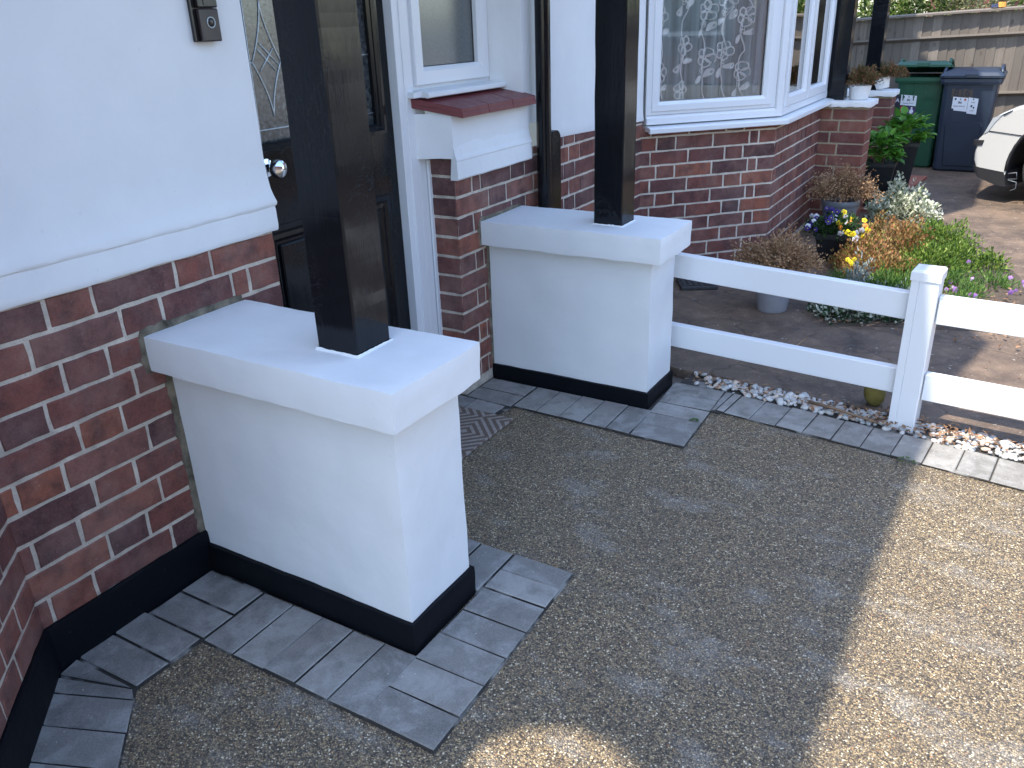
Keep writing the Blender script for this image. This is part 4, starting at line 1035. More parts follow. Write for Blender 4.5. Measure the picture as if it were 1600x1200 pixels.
def square_pot(name, c, w0, w1, h, rz, label, group=None, d0=None, d1_=None):
    e = empty(name, c, rz); tag(e, label, 'planter', group)
    d0 = d0 or w0; d1_ = d1_ or w1
    bm = bmesh.new(); g = []
    for (w, d_), z in (((w0, d0), 0), ((w1, d1_), h-.03), ((w1+.012, d1_+.012), h-.028), ((w1+.012, d1_+.012), h), ((w1-.012, d1_-.012), h), ((w1-.02, d1_-.02), h-.04)):
        g.append([bm.verts.new((a*w/2, b_*d_/2, z)) for a, b_ in ((-1, -1), (1, -1), (1, 1), (-1, 1))])
    for A, B in zip(g, g[1:]):
        for i in range(4): bm.faces.new((A[i], A[(i+1) % 4], B[(i+1) % 4], B[i]))
    bm.faces.new(g[0][::-1]); bmesh.ops.bevel(bm, geom=[e_ for e_ in bm.edges if abs(e_.verts[0].co.z-e_.verts[1].co.z) > .1], offset=.006, segments=2, affect='EDGES')
    build('planter_box', bm, M_POTB, e)
    bm = bmesh.new(); vs = [bm.verts.new((a*(w1-.02)/2, b_*(d1_-.02)/2, h-.035)) for a, b_ in ((-1, -1), (1, -1), (1, 1), (-1, 1))]; bm.faces.new(vs); build('compost', bm, M_SOIL, e)
    return e
def dryplant(c, rad, n, label, seed):
    bm = bmesh.new(); c = V(*c)
    # spiky sprigs: short stems with many tiny leaves
    for i in range(n):
        d = rv(); d.z = abs(d.z)*.9-.12; d.normalize(); k = 1+.5*noise.noise(d*2+V(seed, 0, 0))
        e = c+V(d.x*rad[0], d.y*rad[1], d.z*rad[2])*k*random.uniform(.75, 1.05); b0 = c+V(d.x*rad[0], d.y*rad[1], d.z*rad[2])*.15
        s_ = rv()*.0013; q = [bm.verts.new(b0-s_), bm.verts.new(b0+s_), bm.verts.new(e)]; bm.faces.new(q).material_index = 1
        for j in range(12):
            t_ = .30+.70*j/11; p = b0.lerp(e, t_)+rv()*.009; leaf(bm, p, (e-b0).normalized()+rv()*.9, rv(), random.uniform(.010, .022), random.uniform(.0028, .0055))
    o = build('dry_plant', bm, [M_DRY, M_TWIG]); tag(o, label, 'dead plant', 'dead shrubs in round grey pots'); return o
round_pot('plant_pot', (.815, 2.86, .012), .072, .098, .20, M_POTS, 'pale grey round pot seen under the top rail, holding a dead plant', rim=.01)
dryplant((.82, 2.88, .245), (.205, .20, .155), 520, 'dead brown bushy plant in the pale grey pot behind the top rail', 1)
round_pot('plant_pot', (.80, 4.56, .012), .085, .115, .24, M_POTG, 'dark grey round pot behind the pansy planter by the bay corner', rim=.01)
dryplant((.815, 4.56, .29), (.225, .2, .17), 480, 'straw brown dead plant in the dark grey pot, in front of the brick pier', 5)
# pansies in a black trough
square_pot('pansy_planter', (.88, 3.93, .012), .13, .185, .17, .25, 'black tapered planter of pansies beside the bay window corner', d0=.13, d1_=.185)
pn = empty('pansies', (.88, 3.95, .17)); tag(pn, 'purple, yellow and orange pansies crowding the black planter by the bay', 'flowers')
bm = bmesh.new(); cloud(bm, (0, 0, .0), (.155, .15, .10), 900, .032, .007, hollow=.3, upb=.6); build('foliage', bm, M_PANL, pn)
cvec = V(.85, -5.1, 1.2).normalized()
def flower(parent, c, r, mat, face, core=None, name='flower'):
    bm = bmesh.new(); c = V(*c); f = face.normalized(); a = f.cross(V(0, 0, 1)).normalized(); b_ = a.cross(f)
    rot = random.uniform(-.4, .4)
    for k in range(5):
        an = rot+2*pi*k/5+pi/2; p = a*cos(an)+b_*sin(an); q = a*-sin(an)+b_*cos(an)
        cc = c+p*r*.5+f*(.001*k)
        vs = [bm.verts.new(c+f*.001*k)]+[bm.verts.new(cc+p*cos(t_)*r*.55+q*sin(t_)*r*.5-f*.2*r*(cos(t_)+1)*.3) for t_ in [(-2.2+4.4*j/8) for j in range(9)]]
        for j in range(1, 9): bm.faces.new((vs[0], vs[j], vs[j+1]))
    if core:
        vs = [bm.verts.new(c+f*.007+(a*cos(t_)+b_*sin(t_))*r*.22) for t_ in [2*pi*j/8 for j in range(8)]]; bm.faces.new(vs).material_index = 1
    return build(name, bm, [mat, core or mat], parent)
for i in range(48):
    x = random.uniform(-.14, .19); y = random.uniform(-.13, .08); z = .065+.05*random.random()-abs(x)*.22+(y+.05)*.3
    if x > .05: z -= .03; y -= .03
    m_, c_ = (random.choice([M_PUR, M_PUR, M_PUR, M_WPET]), M_YEL) if x < .03 else (random.choice([M_YEL, M_YEL, M_ORA, M_WPET, M_YEL]), M_PUR if random.random() < .2 else M_ORA)
    flower(pn, (x, y, z), random.uniform(.013, .019), m_, cvec+rv()*.5, c_)
# tall black planters with hydrangeas
def hydra(c, rad, label, n, seed):
    bm = bmesh.new(); c = V(*c)
    for i in range(n):
        d = rv(); d.z = abs(d.z) if random.random() < .8 else d.z*.4; k = 1+.3*noise.noise(d*2+V(seed, 1, 0)); p = c+V(d.x*rad[0], d.y*rad[1], d.z*rad[2])*k*random.uniform(.55, 1)
        o_ = V(d.x, d.y, d.z*.25+.02)+rv()*.45; L = random.uniform(.055, .095); dd = o_.normalized(); s_ = dd.cross(V(0, 0, 1)).normalized(); u = s_.cross(dd); w = L*.37
        r_ = [(0, 0, 0), (.18, .6, -.02), (.45, 1, .02), (.75, .7, .0), (1, 0, -.12)]
        mid = [bm.verts.new(p+dd*L*a+u*L*(c2-.10*(1 if 0 < a < 1 else 0))) for a, b_, c2 in r_]
        for sg in (-1, 1):
            ed = [bm.verts.new(p+dd*L*a+s_*w*b_*sg+u*L*(c2+.03)) for a, b_, c2 in r_[1:4]]
            bm.faces.new((mid[0], ed[0], mid[1])); bm.faces.new((mid[1], ed[0], ed[1], mid[2])); bm.faces.new((mid[2], ed[1], ed[2], mid[3])); bm.faces.new((mid[3], ed[2], mid[4]))
    for i in range(9):
        e = c+V(random.uniform(-.7, .7)*rad[0], random.uniform(-.7, .7)*rad[1], rad[2]*.3); tube(bm, [tuple(V(c.x, c.y, c.z-rad[2]*.6)+rv()*.03), tuple(e)], .004, 5, mi=1)
    o = build('hydrangea', bm, [M_HYD, M_TWIG]); tag(o, label, 'plant', 'leafy hydrangeas in tall black planters'); return o
bm = bmesh.new(); prism(bm, [(.55, 5.40), (.93, 5.34), (1.10, 6.95), (.62, 7.0)], .010, .032); tag(build('paving_slab', bm, M_SLAB), 'red concrete slab under the tall black planters', 'slab')
square_pot('tall_planter', (.885, 5.50, .033), .13, .215, .33, .05, 'tall black square planter nearer the camera, on the red slab', 'tall black planters')
hydra((.875, 5.50, .40), (.125, .12, .18), 'bushy green hydrangea in the nearer tall black planter', 190, 2)
square_pot('tall_planter', (.965, 6.08, .033), .14, .215, .40, .08, 'tall black square planter farther back against the green bin', 'tall black planters')
hydra((.965, 6.06, .47), (.15, .14, .17), 'bright green hydrangea in the planter against the green bin', 220, 7)
# heathers on the brick pier caps
def heather(c, rad, label, seed):
    bm = bmesh.new(); cloud(bm, c, rad, 2600, .019, .0040, hollow=.25, lump=.35, upb=.8, seed=seed); twigs(bm, c, (rad[0]*1.15, rad[1]*1.1, rad[2]*1.5), 26)
    o = build('heather', bm, [M_HEATH, M_TWIG]); tag(o, label, 'plant', 'heathers in white pots'); return o
for (c, r0, r1, h, l1, l2, sd2, tl) in (((.768, 4.955, .839), .055, .070, .088, 'white ribbed pot on the cap of the nearer brick pier', 'green and rust heather in the pot on the nearer brick pier', 1, 0), ((.705, 6.40, .786), .052, .068, .085, 'white ribbed pot leaning on the cap of the furthest brick pier', 'rust red heather in the pot on the furthest brick pier', 2, -.22)):
    e = round_pot('white_pot', c, r0, r1, h, M_POTW, l1, rib=.012, seg=44, group='white ribbed pots on pier caps', rim=None)
    if tl: e.rotation_euler = (0, tl, 0); e.location.z += .010
    heather((c[0]+(.03 if tl else 0), c[1]-.005, c[2]+h+.015), (.10 if not tl else .125, .09, .095), l2, sd2)
# flower-bed plants
def shrub(name, parts, label, mats, group=None, cat='plant', tw=None):
    bm = bmesh.new()
    for p in parts: cloud(bm, **p)
    if tw: twigs(bm, *tw)
    o = build(name, bm, mats); tag(o, label, cat, group); return o
D = dict
def many(spots, **k): return [D(c=s_[:3], rad=s_[3:6], n=s_[6], seed=i, **k) for i, s_ in enumerate(spots)]
shrub('variegated_shrub', many([(1.09, 5.22, .03, .16, .15, .22, 1700), (.98, 5.18, .02, .11, .1, .14, 700), (1.23, 5.16, .02, .11, .1, .16, 700), (1.06, 5.2, .17, .05, .05, .11, 260)], L=.028, w=.0095, hollow=.35, lump=.4), 'cream and white variegated shrub at the far end of the flower bed', [M_VARIE, M_TWIG], tw=((1.09, 5.2, .03), (.15, .14, .22), 30))
shrub('orange_shrub', many([(1.15, 4.35, .02, .24, .26, .17, 2200), (1.08, 3.85, .02, .17, .26, .17, 1900), (1.20, 3.55, .02, .20, .2, .16, 1800), (1.28, 4.1, .03, .14, .22, .18, 1300), (1.02, 3.75, .02, .13, .14, .10, 600)], L=.021, w=.0058, hollow=.5, lump=.35, upb=.7), 'low spreading shrub with orange and bronze leaf tips, left half of the bed', [M_ORANGE, M_TWIG], tw=((1.14, 4.0, .02), (.22, .4, .18), 30))
shrub('green_shrub', many([(1.42, 4.35, .02, .19, .3, .16, 2300), (1.45, 3.85, .02, .2, .25, .145, 2100), (1.38, 3.5, .02, .17, .2, .11, 1500), (1.55, 4.1, .02, .12, .22, .11, 1000)], L=.024, w=.0056, hollow=.5, lump=.3, upb=.9), 'bright green spreading shrub on the right half of the bed', [M_GREEN, M_TWIG])
shrub('edging_plant', many([(1.17, 2.88, .015, .15, .11, .10, 1100), (1.32, 2.94, .015, .14, .10, .10, 1000), (1.46, 3.0, .015, .11, .08, .08, 500), (1.07, 2.96, .015, .09, .11, .10, 600)], L=.024, w=.008, hollow=.5), 'low dark variegated edging plant at the near corner of the bed', [M_DVARIE])
shrub('silver_plant', many([(1.16, 3.20, .02, .085, .07, .20, 700), (1.26, 3.16, .02, .09, .06, .10, 300), (1.40, 3.15, .02, .10, .06, .12, 400)], L=.022, w=.004, hollow=.3, upb=1.2), 'silver grey leaved plant between yellow primula and green feathery plant', [M_SILVER])
shrub('feathery_plant', many([(1.30, 3.20, .02, .15, .12, .14, 2200), (1.06, 3.20, .02, .08, .07, .12, 600)], L=.030, w=.003, hollow=.3, upb=1.5), 'fine feathery green plant rising just behind the top rail', [M_FINE])
shrub('small_mixed_shrub', many([(1.72, 4.02, .02, .09, .12, .10, 500)], L=.024, w=.006, hollow=.4, upb=.7), 'small orange tipped green plant at the right edge of the bed', [M_GREEN, M_ORANGE])
shrub('thin_leaved_plant', many([(1.62, 3.22, .02, .09, .13, .09, 240), (1.66, 3.45, .02, .08, .12, .07, 260), (1.57, 3.62, .02, .09, .12, .08, 260), (1.76, 3.68, .02, .12, .13, .06, 260)], L=.034, w=.0035, hollow=.2, upb=1.2), 'sparse thin leaved greenery among lilac flowers on the right of the bed', [M_FINE])
pr_ = empty('primula', (1.09, 3.33, .15)); tag(pr_, 'small yellow primula beside the silver plant in the bed', 'flower')
for dx, dy, dz in ((0, 0, .02), (.018, .0, .035), (-.015, 0, .03), (.01, -.01, .012), (.16, -.02, .0)): flower(pr_, (dx, dy, dz), .012, M_YEL, cvec+rv()*.3, M_ORA)
vi = empty('lilac_flowers', (1.65, 3.5, .03)); tag(vi, 'scattered lilac flowers on thin stems at the right of the bed', 'flowers')
for c in ((1.56, 3.52), (1.58, 3.45), (1.66, 3.62), (1.64, 3.78), (1.69, 3.30), (1.67, 3.32), (1.56, 3.32), (1.60, 3.30), (1.83, 3.72), (1.86, 3.48), (1.84, 3.47), (1.89, 3.70), (1.62, 3.84), (1.90, 3.62)):
    c = V(c[0], c[1], random.uniform(.05, .10)); flower(vi, c-vi.location, random.uniform(.010, .015), M_LIL, cvec+rv()*.4, M_WPET if random.random() < .2 else None)
bm = bmesh.new(); box(bm, (-.10, -.10, 0), (.10, .10, .02), bev=.004)
for i in range(6):
    for j in range(6): box(bm, (-.088+i*.03, -.088+j*.03, .0205), (-.088+i*.03+.02, -.088+j*.03+.02, .027))
o = build('drain_cover', bm, M_RUBBER); o.location = (.34, 3.10, .013); o.rotation_euler = (0, 0, .5); tag(o, 'black slotted drain cover on the yard by the second white pier', 'drain cover')

# ---------------------------------------------------------------- wheelie bins
def hull_box(bm, levels, mi=0):
    """levels: (z, x0, x1, y0, y1) rounded rect loops"""
    g = []
    for z, x0, x1, y0, y1 in levels:
        r = .035; pts = []
        for cx, cy, a0 in ((x1-r, y1-r, 0), (x0+r, y1-r, 90), (x0+r, y0+r, 180), (x1-r, y0+r, 270)):
            for k in range(5): a = radians(a0+90*k/4); pts.append((cx+r*cos(a), cy+r*sin(a)))
        g.append([bm.verts.new((x, y, z)) for x, y in pts])
    n = len(g[0])
    for A, B in zip(g, g[1:]):
        for i in range(n): f = bm.faces.new((A[i], A[(i+1) % n], B[(i+1) % n], B[i])); f.material_index = mi
    bm.faces.new(g[0][::-1]); bm.faces.new(g[-1])
def text_mesh(body, size):
    cu = bpy.data.curves.new('t', 'FONT'); cu.body = body; cu.size = size; cu.align_x = 'CENTER'; cu.align_y = 'CENTER'; cu.extrude = .0004
    o = bpy.data.objects.new('t', cu); C.objects.link(o); dg_ = bpy.context.evaluated_depsgraph_get(); me = bpy.data.meshes.new_from_object(o.evaluated_get(dg_))
    bpy.data.objects.remove(o); return me
def wheelie(x0b, x1b, x0t, x1t, yf, dep, rimz, mat, label, tilt=0.0, open_=0.0, rz=0.0, panel=False):
    cx = (x0b+x1b)/2; w0 = (x1b-x0b)/2; w1 = (x1t-x0t)/2
    e = empty('wheelie_bin', (cx, yf, .012), rz); tag(e, label, 'bin', 'wheelie bins by the fence')
    bm = bmesh.new(); ln = -.03     # front face leans: foot set back
    hull_box(bm, [(.0, -w0+.015, w0-.015, .04, dep*.72), (.02, -w0, w0, .025, dep*.76), (rimz-.05, -w1+.025, w1-.025, -.015+.0, dep*.93), (rimz-.045, -w1+.018, w1-.018, -.02, dep*.94)])
    if panel:   # embossed arch panel on the front
        pts = [(-w0*.62, .05), (w0*.62, .05), (w0*.78, rimz*.50), (w0*.70, rimz*.545), (-w0*.70, rimz*.545), (-w0*.78, rimz*.50)]
        def fy(z): return .025-(.04)*(z-.02)/(rimz-.07)
        A = [bm.verts.new((x, fy(z)+.002, z)) for x, z in pts]; B = [bm.verts.new((x*.93, fy(z)-.008, .05+(z-.05)*.975+.006)) for x, z in pts]
        for i in range(6): bm.faces.new((A[i], A[(i+1) % 6], B[(i+1) % 6], B[i]))
        bm.faces.new(B)
    else:
        for xx in (-.6, -.2, .2, .6): box(bm, (xx*w1-.004, -.02, rimz-.20), (xx*w1+.004, -.010, rimz-.055))
    bd = build('bin_body', bm, mat, e)
    bm = bmesh.new(); hull_box(bm, [(rimz-.05, -w1, w1, -.035, dep*.97), (rimz-.03, -w1-.006, w1+.006, -.04, dep*.98), (rimz-.004, -w1-.006, w1+.006, -.04, dep*.98), (rimz, -w1+.004, w1-.004, -.03, dep*.97)]); build('rim', bm, mat, e)
    bm = bmesh.new(); hull_box(bm, [(0, -w1-.012, w1+.012, -.055, dep+.0), (.018, -w1-.014, w1+.014, -.057, dep+.002), (.045, -w1+.012, w1-.012, -.025, dep-.03), (.062, -w1+.05, w1-.05, .05, dep-.08)])
    for sx in (-1, 1):       # raised side handles along the lid
        tube(bm, [(sx*(w1-.012), .02, .035), (sx*(w1-.02), .10, .075), (sx*(w1-.02), .30, .085), (sx*(w1-.012), .40, .04)], .013, 8)
    box(bm, (-.05, -.062, .0), (.05, -.03, .038), bev=.006)
    bmesh.ops.rotate(bm, verts=bm.verts, cent=(0, dep, 0), matrix=Matrix.Rotation(-open_, 3, 'X'))
    bmesh.ops.translate(bm, verts=bm.verts, vec=(0, 0, rimz+.004)); build('lid', bm, mat, e)
    bm = bmesh.new(); tube(bm, [(-w1+.02, dep+.045, rimz-.02), (w1-.02, dep+.045, rimz-.02)], .013, 10); box(bm, (-w1+.02, dep*.97, rimz-.035), (-w1+.05, dep+.045, rimz-.01)); box(bm, (w1-.05, dep*.97, rimz-.035), (w1-.02, dep+.045, rimz-.01)); build('handle_bar', bm, mat, e)
    for sx in (-1, 1):
        bm = bmesh.new(); tube(bm, [(sx*(w0+.0), dep*.80, .07), (sx*(w0+.03), dep*.80, .07)], .07, 20); build('wheel', bm, M_RUBBER, e)
    return e, bd, cx
def fy_(z, rimz): return .025-.04*(z-.02)/(rimz-.07)
def stick(e, cx, x0, x1, z0, z1, mat, rimz, lift=.003, name='sticker', slant=0.0):
    bm = bmesh.new(); A = []
    for dd in (0, .0008):
        A.append([bm.verts.new((x-cx, fy_(z-.012, rimz)-lift-dd, z-.012)) for x, z in ((x0+slant*z1, z0), (x1+slant*z1, z0-.01), (x1, z1-.01), (x0, z1))])
    a, b_ = A
    bm.faces.new(b_); bm.faces.new(a[::-1])
    for i in range(4): bm.faces.new((a[i], a[(i+1) % 4], b_[(i+1) % 4], b_[i]))
    return build(name, bm, mat, e)
def word(e, cx, x, z, body, size, mat, rimz, lift=.006, name='lettering'):
    me = text_mesh(body, size); me.materials.clear(); me.materials.append(mat)
    o = bpy.data.objects.new(name, me); C.objects.link(o); o.parent = e
    o.location = (x-cx, fy_(z-.012, rimz)-lift, z-.012); o.rotation_euler = (radians(90)+.05, 0, 0); return o
def dots(e, cx, pts, mat, rimz, lift=.0062, name='printed_mark'):
    bm = bmesh.new()
    for x, z, r in pts:
        vs = [bm.verts.new((x-cx+r*cos(t_), fy_(z-.012, rimz)-lift, z-.012+r*1.2*sin(t_))) for t_ in [2*pi*j/7 for j in range(7)]]
        ws = [bm.verts.new(v.co+V(0, .0006, 0)) for v in vs]; bm.faces.new(vs); bm.faces.new(ws[::-1])
        for j in range(7): bm.faces.new((vs[j], ws[j], ws[(j+1) % 7], vs[(j+1) % 7]))
    return build(name, bm, mat, e)
e, bd, cx = wheelie(1.09, 1.482, 1.045, 1.518, 7.36, .56, .80, M_BINN, 'navy blue wheelie bin with 86 on its front, beside the white car', panel=True)
RZ = .80
for x, nb in ((1.188, '8'), (1.275, '6')):
    stick(e, cx, x-.038, x+.040, .655, .728, M_PATCH, RZ, .0025, 'number_patch'); word(e, cx, x, .690, nb, .085, M_INK, RZ, .0045, 'number')
s1 = stick(e, cx, 1.168, 1.288, .562, .660, M_STICKW, RZ); s2 = stick(e, cx, 1.291, 1.368, .522, .655, M_STICKW, RZ); stick(e, cx, 1.185, 1.29, .545, .565, M_STICKW, RZ, .0026)
word(e, cx, 1.228, .612, '86', .030, M_INK, RZ); word(e, cx, 1.228, .582, 'Refuse Collection', .0125, M_INK, RZ); dots(e, cx, [(1.19, .641, .008), (1.228, .640, .005)], M_INK, RZ); dots(e, cx, [(1.266, .636, .009)], M_INKR, RZ)
word(e, cx, 1.33, .615, 'only', .018, M_INK, RZ); dots(e, cx, [(1.33, .640, .006), (1.322, .583, .008), (1.34, .57, .007)], M_INK, RZ); word(e, cx, 1.33, .545, 'waste', .014, M_INK, RZ)
e, bd, cx = wheelie(.70, 1.06, .645, 1.085, 7.50, .55, .80, M_BING, 'dark green wheelie bin with coloured stickers and its lid ajar, left of the navy bin', open_=.14)
stick(e, cx, .678, .728, .560, .662, M_STICKK, RZ); word(e, cx, .703, .61, 'A', .05, M_STICKW, RZ)
stick(e, cx, .730, .862, .572, .662, M_STICKW, RZ); word(e, cx, .796, .615, '86', .030, M_INK, RZ); word(e, cx, .796, .588, 'Recycling Service', .0125, M_INK, RZ); dots(e, cx, [(.755, .642, .007), (.796, .643, .005), (.836, .642, .008)], M_INK, RZ)
stick(e, cx, .735, .795, .470, .566, M_STICKR, RZ); stick(e, cx, .799, .862, .462, .562, M_STICKP, RZ)
for x in (.765, .831): dots(e, cx, [(x, .515, .018), (x, .545, .008)], M_STICKW, RZ, .005)

# ---------------------------------------------------------------- parked car, turned a little from the house
ca = empty('parked_car', (1.42, 6.12, .012), math.atan2(-.392, .92)); tag(ca, 'white parked car with dark lower bumper, rounded corner towards the navy bin', 'car')
# side profile (s along the car from the bumper corner, z)
prof = [(.31, .135), (.235, .145), (.115, .180), (.066, .235), (.061, .262), (.043, .30), (.040, .345), (.046, .40), (.054, .452), (.075, .475), (.096, .506), (.118, .56), (.141, .605), (.168, .63), (.197, .648), (.29, .695), (.331, .708), (.60, .80), (.95, .86), (1.15, .90), (1.55, 1.20), (1.9, 1.30), (2.6, 1.30), (3.1, 1.16), (3.5, .92), (3.85, .86), (3.95, .7), (3.98, .4), (3.9, .18), (3.7, .14)]
# wheel arches are cut from the lower edge
def arch(cx_, r, a0=0, a1=180, n=14): return [(cx_+r*cos(radians(a0+(a1-a0)*k/n)), .27+r*sin(radians(a0+(a1-a0)*k/n))) for k in range(n+1)]
low = [(.31, .135)]+[(.29, .20)]+[(p[0], p[1]) for p in arch(.67, .375, 186, 0)]+[(1.06, .16), (2.80, .16)]+[(p[0], p[1]) for p in arch(3.2, .36, 188, -8)]+[(3.6, .16), (3.7, .14)]
outline = prof[1:-1]+low[::-1]
WD = 1.62; bm = bmesh.new()
ts = [0.0, .012, .04, .10, .22, .45, .81, 1.17, 1.40, 1.52, 1.58, 1.608, 1.62]
def csec(t_):
    e_ = min(t_, WD-t_); bulge = .16*(1-((t_-WD/2)/(WD/2))**2)          # nose bows forward in plan
    pts = []
    for i, (s_, z) in enumerate(outline):
        ins = .02*max(0, 1-e_/.04)**2
        front = max(0, 1-(s_-.04)/.9) if s_ < .94 else 0
        ss = s_+(.11*max(0, 1-e_/.22)**2-.11)*front*.0 - bulge*front*(1 if t_ > 0 else 0)
        zz = z
        if z > .9: ins_g = 0
        pts.append((ss, zz))
    return pts
rings = []
cxm = sum(p[0] for p in outline)/len(outline)
for t_ in ts:
    e_ = min(t_, WD-t_); pts = csec(t_)
    row = []
    k_ = (1-min(1, e_/.04))**2*.018
    for (s_, z) in pts:
        tt = t_
        if z > .86: tt = WD/2+(t_-WD/2)*(1-.16*min(1, (z-.86)/.44))
        row.append(bm.verts.new((s_+(k_*max(0, 1-s_/.25) if s_ < .5 else (-k_ if s_ > 3.7 else 0)), tt, z-(k_ if z > .6 else 0))))
    rings.append(row)
n = len(outline)
for A, B in zip(rings, rings[1:]):
    for i in range(n):
        f = bm.faces.new((A[i], A[(i+1) % n], B[(i+1) % n], B[i])); f.smooth = True
        if all(p_[1] < .86 and ((p_[0]-.67)**2+(p_[1]-.25)**2 < .39**2 or (p_[0]-3.2)**2+(p_[1]-.27)**2 < .37**2 or p_[1] < .17) for p_ in (outline[i], outline[(i+1) % n])): f.material_index = 1
from mathutils.geometry import tessellate_polygon
for ring_ in (rings[0], rings[-1]):
    for tri in tessellate_polygon([[V(a_, b_, 0) for a_, b_ in outline]]):
        try: bm.faces.new([ring_[k] for k in tri])
        except ValueError: pass
build('car_body', bm, [M_CARW, M_CARB], ca)
def side_poly(pts, y0, y1, mat, name, parent=ca):
    bm = bmesh.new(); A = [bm.verts.new((s_, y0, z)) for s_, z in pts]; B = [bm.verts.new((s_, y1, z)) for s_, z in pts]
    bm.faces.new(A); bm.faces.new(B[::-1])
    for i in range(len(pts)): bm.faces.new((A[i], B[i], B[(i+1) % len(pts)], A[(i+1) % len(pts)]))
    bmesh.ops.triangulate(bm, faces=[f for f in bm.faces if len(f.verts) > 4]); return build(name, bm, mat, parent)
# dark lower bumper skin, wraps the corner
side_poly([(.056, .258), (.10, .250), (.284, .233), (.296, .20), (.31, .13), (.235, .137), (.108, .172), (.058, .23)], -.004, .5, M_CARB, 'lower_bumper')
side_poly([(.024, .444), (.10, .449), (.092, .411), (.030, .404)], -.005, .18, M_CARB, 'bumper_strip')
side_poly([(.134, .610), (.20, .640), (.150, .575), (.118, .512), (.090, .496)], -.005, .16, M_LAMP, 'headlight')
side_poly([(.20, .640), (.26, .672), (.255, .665), (.21, .632)], -.006, .01, M_CARB, 'bonnet_gap')
bm = bmesh.new(); tube(bm, [(.122, -.003, .517), (.373, -.003, .500), (.62, -.003, .56)], .0028, 5); build('panel_seam', bm, M_CARB, ca)
bm = bmesh.new(); ap = arch(.67, .378, 184, -4, 20); tube(bm, [(a, .004, b_) for a, b_ in ap], .012, 6); build('arch_trim', bm, M_CARB, ca)
side_poly([(1.22, .92), (1.56, 1.17), (1.9, 1.255), (2.55, 1.255), (3.0, 1.12), (3.2, .93)], .06, .075, M_CARG, 'side_window')
for sx in (.665, 3.2):
    for yy in (.03, WD-.22):
        bm = bmesh.new(); lathe(bm, [(.12, .0), (.20, .0), (.262, .012), (.282, .03), (.284, .06), (.284, .14), (.27, .18), (.10, .19)], seg=40)
        bm.transform(Matrix.Translation((sx, yy, .272)) @ Matrix.Rotation(-pi/2, 4, 'X')); w = build('wheel', bm, M_RUBBER, ca)
        bm = bmesh.new(); lathe(bm, [(.0, .02), (.03, .012), (.05, .02), (.17, .015), (.195, .004), (.198, .02), (.19, .06)], seg=32)
        bm.transform(Matrix.Translation((sx, yy, .272)) @ Matrix.Rotation(-pi/2, 4, 'X')); 
        r_ = build('rim', bm, M_WHEEL, w)
bm = bmesh.new()
tube(bm, [(.30, .03, .22), (.36, .03, .235), (.37, .03, .19), (.31, .03, .18)], .0035, 6); tube(bm, [(.31, .03, .175), (.37, .035, .165), (.375, .03, .12), (.34, .03, .10)], .0035, 6); build('arch_bracket', bm, M_POTG, ca)

# ---------------------------------------------------------------- timber fence and what grows beyond
tf = empty('timber_fence', (0, 8.4, 0)); tag(tf, 'weathered closeboard timber fence with rails across the back of the yard', 'fence')
bm = bmesh.new(); x = -1.2; k = 0
def ftop(x): return 1.291+.042*(x+.1)
while x < 7.0:
    w = random.uniform(.088, .104); y = 8.42+random.uniform(-.002, .002)
    vs = box(bm, (x, y-.004, .10), (x+w, y+.008, ftop(x)-.012+random.uniform(-.01, .004)))
    for v in vs:
        if v.co.x > x+.05: v.co.y -= .009
    x += w-.012
wbuild('fence_boards', bm, M_FENCE, tf)
def frail(z, dz, h, name='fence_rail', mat=M_FENCE):
    bm = bmesh.new(); A = [(8.418, 0), (8.365, -.0), (8.36, -h*.35), (8.418, -h)]; g = []
    for i in range(9):
        xx = -1.2+8.2*i/8; g.append([bm.verts.new((xx, y, z+.036*(xx+.1)+q+.003*noise.noise(V(xx*3, z, 0)))) for y, q in A])
    for a, b_ in zip(g, g[1:]):
        for j in range(4): bm.faces.new((a[j], a[(j+1) % 4], b_[(j+1) % 4], b_[j]))
    bm.faces.new(g[0]); bm.faces.new(g[-1][::-1]); wbuild(name, bm, mat, tf)
frail(1.095, 0, .05); frail(.565, 0, .05)
bm = bmesh.new(); g = []
for i in range(9):
    xx = -1.2+8.2*i/8; g.append([bm.verts.new((xx, y, ftop(xx)+q)) for y, q in ((8.35, -.014), (8.35, .002), (8.40, .014), (8.45, .002), (8.45, -.014))])
for a, b_ in zip(g, g[1:]):
    for j in range(5): bm.faces.new((a[j], a[(j+1) % 5], b_[(j+1) % 5], b_[j]))
bm.faces.new(g[0]); bm.faces.new(g[-1][::-1]); wbuild('fence_capping', bm, M_FENCE, tf)
bm = bmesh.new(); box(bm, (-1.2, 8.40, -.02), (7.0, 8.43, .097)); wbuild('gravel_board', bm, M_FENCED, tf)
def tree(c, rad, n, mat, label, L=.05, w=.016, seed=0, group='bushes growing beyond the timber fence'):
    e = empty('garden_bush', (c[0], c[1], 0)); tag(e, label, 'bush', group)
    bm = bmesh.new()
    for k in range(7):
        o_ = rv(); cloud(bm, (o_.x*rad[0]*.55, o_.y*rad[1]*.5, c[2]+o_.z*rad[2]*.5), (rad[0]*.6, rad[1]*.6, rad[2]*.6), n//7, L, w, dome=False, hollow=.4, lump=.35, seed=seed+k)
    build('crown', bm, mat, e)
    bm = bmesh.new()
    for k in range(4): tube(bm, [(.03*k-.04, 0, 0), (.06*k-.1, .02*k, c[2]*.5), (.35*rad[0]*(k-1.5)/1.5, .1*(k-1), c[2]+rad[2]*.3)], .022, 6, r1=.006)
    build('trunk', bm, M_TWIG, e)
tree((-.35, 9.3, 1.35), (.55, .4, .55), 3000, M_TREE, 'dense green bush beyond the fence, seen between the two furthest black posts', seed=1)
tree((.45, 9.4, 1.38), (.5, .4, .5), 3200, M_TREE, 'leafy green bush beyond the fence, just right of the furthest post', seed=2)
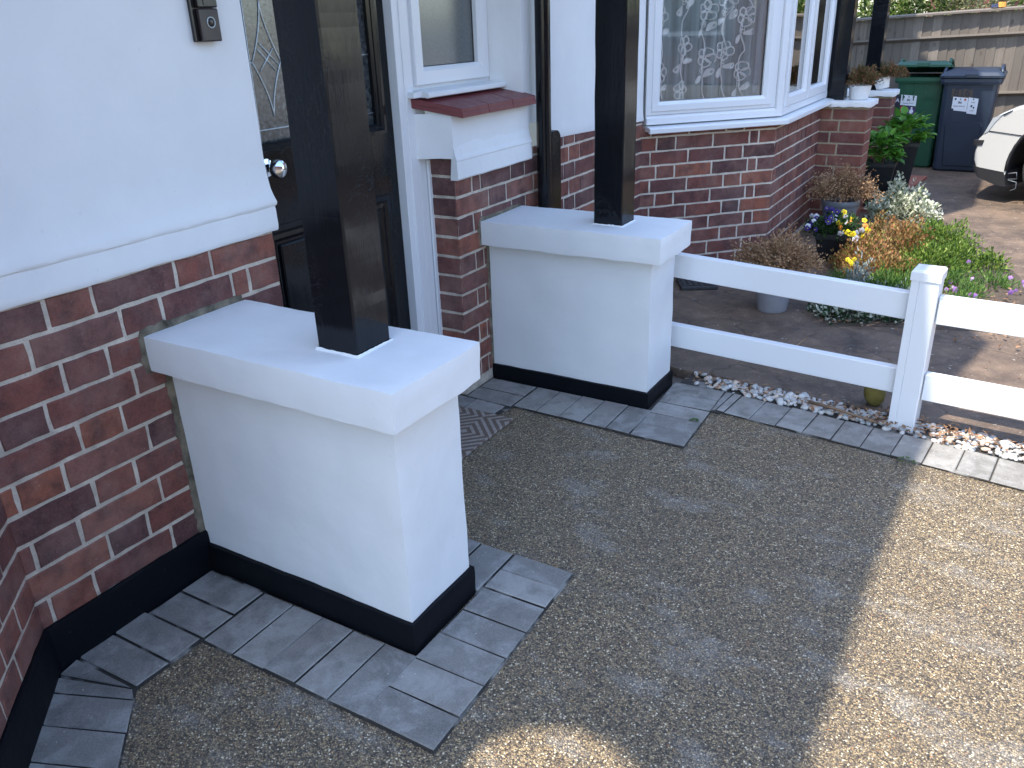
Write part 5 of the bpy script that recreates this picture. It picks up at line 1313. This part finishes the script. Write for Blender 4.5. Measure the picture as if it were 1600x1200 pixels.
tree((1.05, 9.5, 1.42), (.45, .4, .45), 2600, M_TREE2, 'pale twiggy bush beyond the fence behind the bins', .045, .010, seed=3)
tree((1.75, 9.6, 1.42), (.5, .4, .42), 2600, M_TREE, 'mixed green bush beyond the fence above the white car', seed=4)
tree((2.6, 9.9, 1.5), (.6, .5, .6), 2400, M_TREE2, 'pale bush beyond the fence at the right edge', seed=5)
tree((4.0, 10.2, 1.5), (.9, .6, .8), 2600, M_TREE, 'broad hedge bush further right beyond the fence', .07, .022, seed=6)
bm = bmesh.new(); hull_box(bm, [(0, -.05, .03, -.04, .04), (.03, -.045, .02, -.035, .035)]); hull_box(bm, [(.0, .0, .075, -.037, .037), (.045, .01, .072, -.036, .036)], 1)
o = build('garden_toy', bm, [M_BLUEOBJ, M_ORAOBJ]); o.location = (1.33, 8.40, ftop(1.33)+.016); tag(o, 'small dark blue and orange object lying on the fence capping', 'toy')
# a brick house up the street, beyond the fence
bh = empty('brick_house', (3.5, 13, 0)); tag(bh, 'red brick house with white windows standing beyond the fence', 'house')
bm = bmesh.new(); box(bm, (.2, 13.6, 0), (6, 18, 5)); wbuild('wall', bm, M_BRICK2, bh)
for xx in (1.0, 2.6, 4.2):
    bm = bmesh.new(); box(bm, (xx, 13.52, 1.5), (xx+1.0, 13.59, 2.8)); fr_ = wbuild('window', bm, M_UPVC, bh); bm = bmesh.new(); box(bm, (xx+.1, 13.50, 1.6), (xx+.9, 13.515, 2.7)); wbuild('pane', bm, M_CARG, fr_)
bm = bmesh.new(); prism(bm, [(0, 13.3), (6.2, 13.3), (6.2, 18.2), (0, 18.2)], 5.01, 5.3); wbuild('roof', bm, M_TILE, bh)
# houses across the road (seen only in reflections)
oh = empty('brick_house', (15, 0, 0)); tag(oh, 'brick house terrace across the road facing the driveway', 'house')
bm = bmesh.new(); box(bm, (15, -9, 0), (20, 10, 5)); wbuild('wall', bm, M_BRICK2, oh)
bm = bmesh.new(); box(bm, (14.6, -9.4, 5.01), (20, 10.4, 5.6)); wbuild('roof', bm, M_TILE, oh)
for yy in (-6, -2, 2.5, 6.5):
    bm = bmesh.new(); box(bm, (14.92, yy, 1), (14.99, yy+1.8, 2.4)); fr_ = wbuild('window', bm, M_UPVC, oh); bm = bmesh.new(); box(bm, (14.90, yy+.1, 1.1), (14.915, yy+1.7, 2.3)); wbuild('pane', bm, M_CARG, fr_)
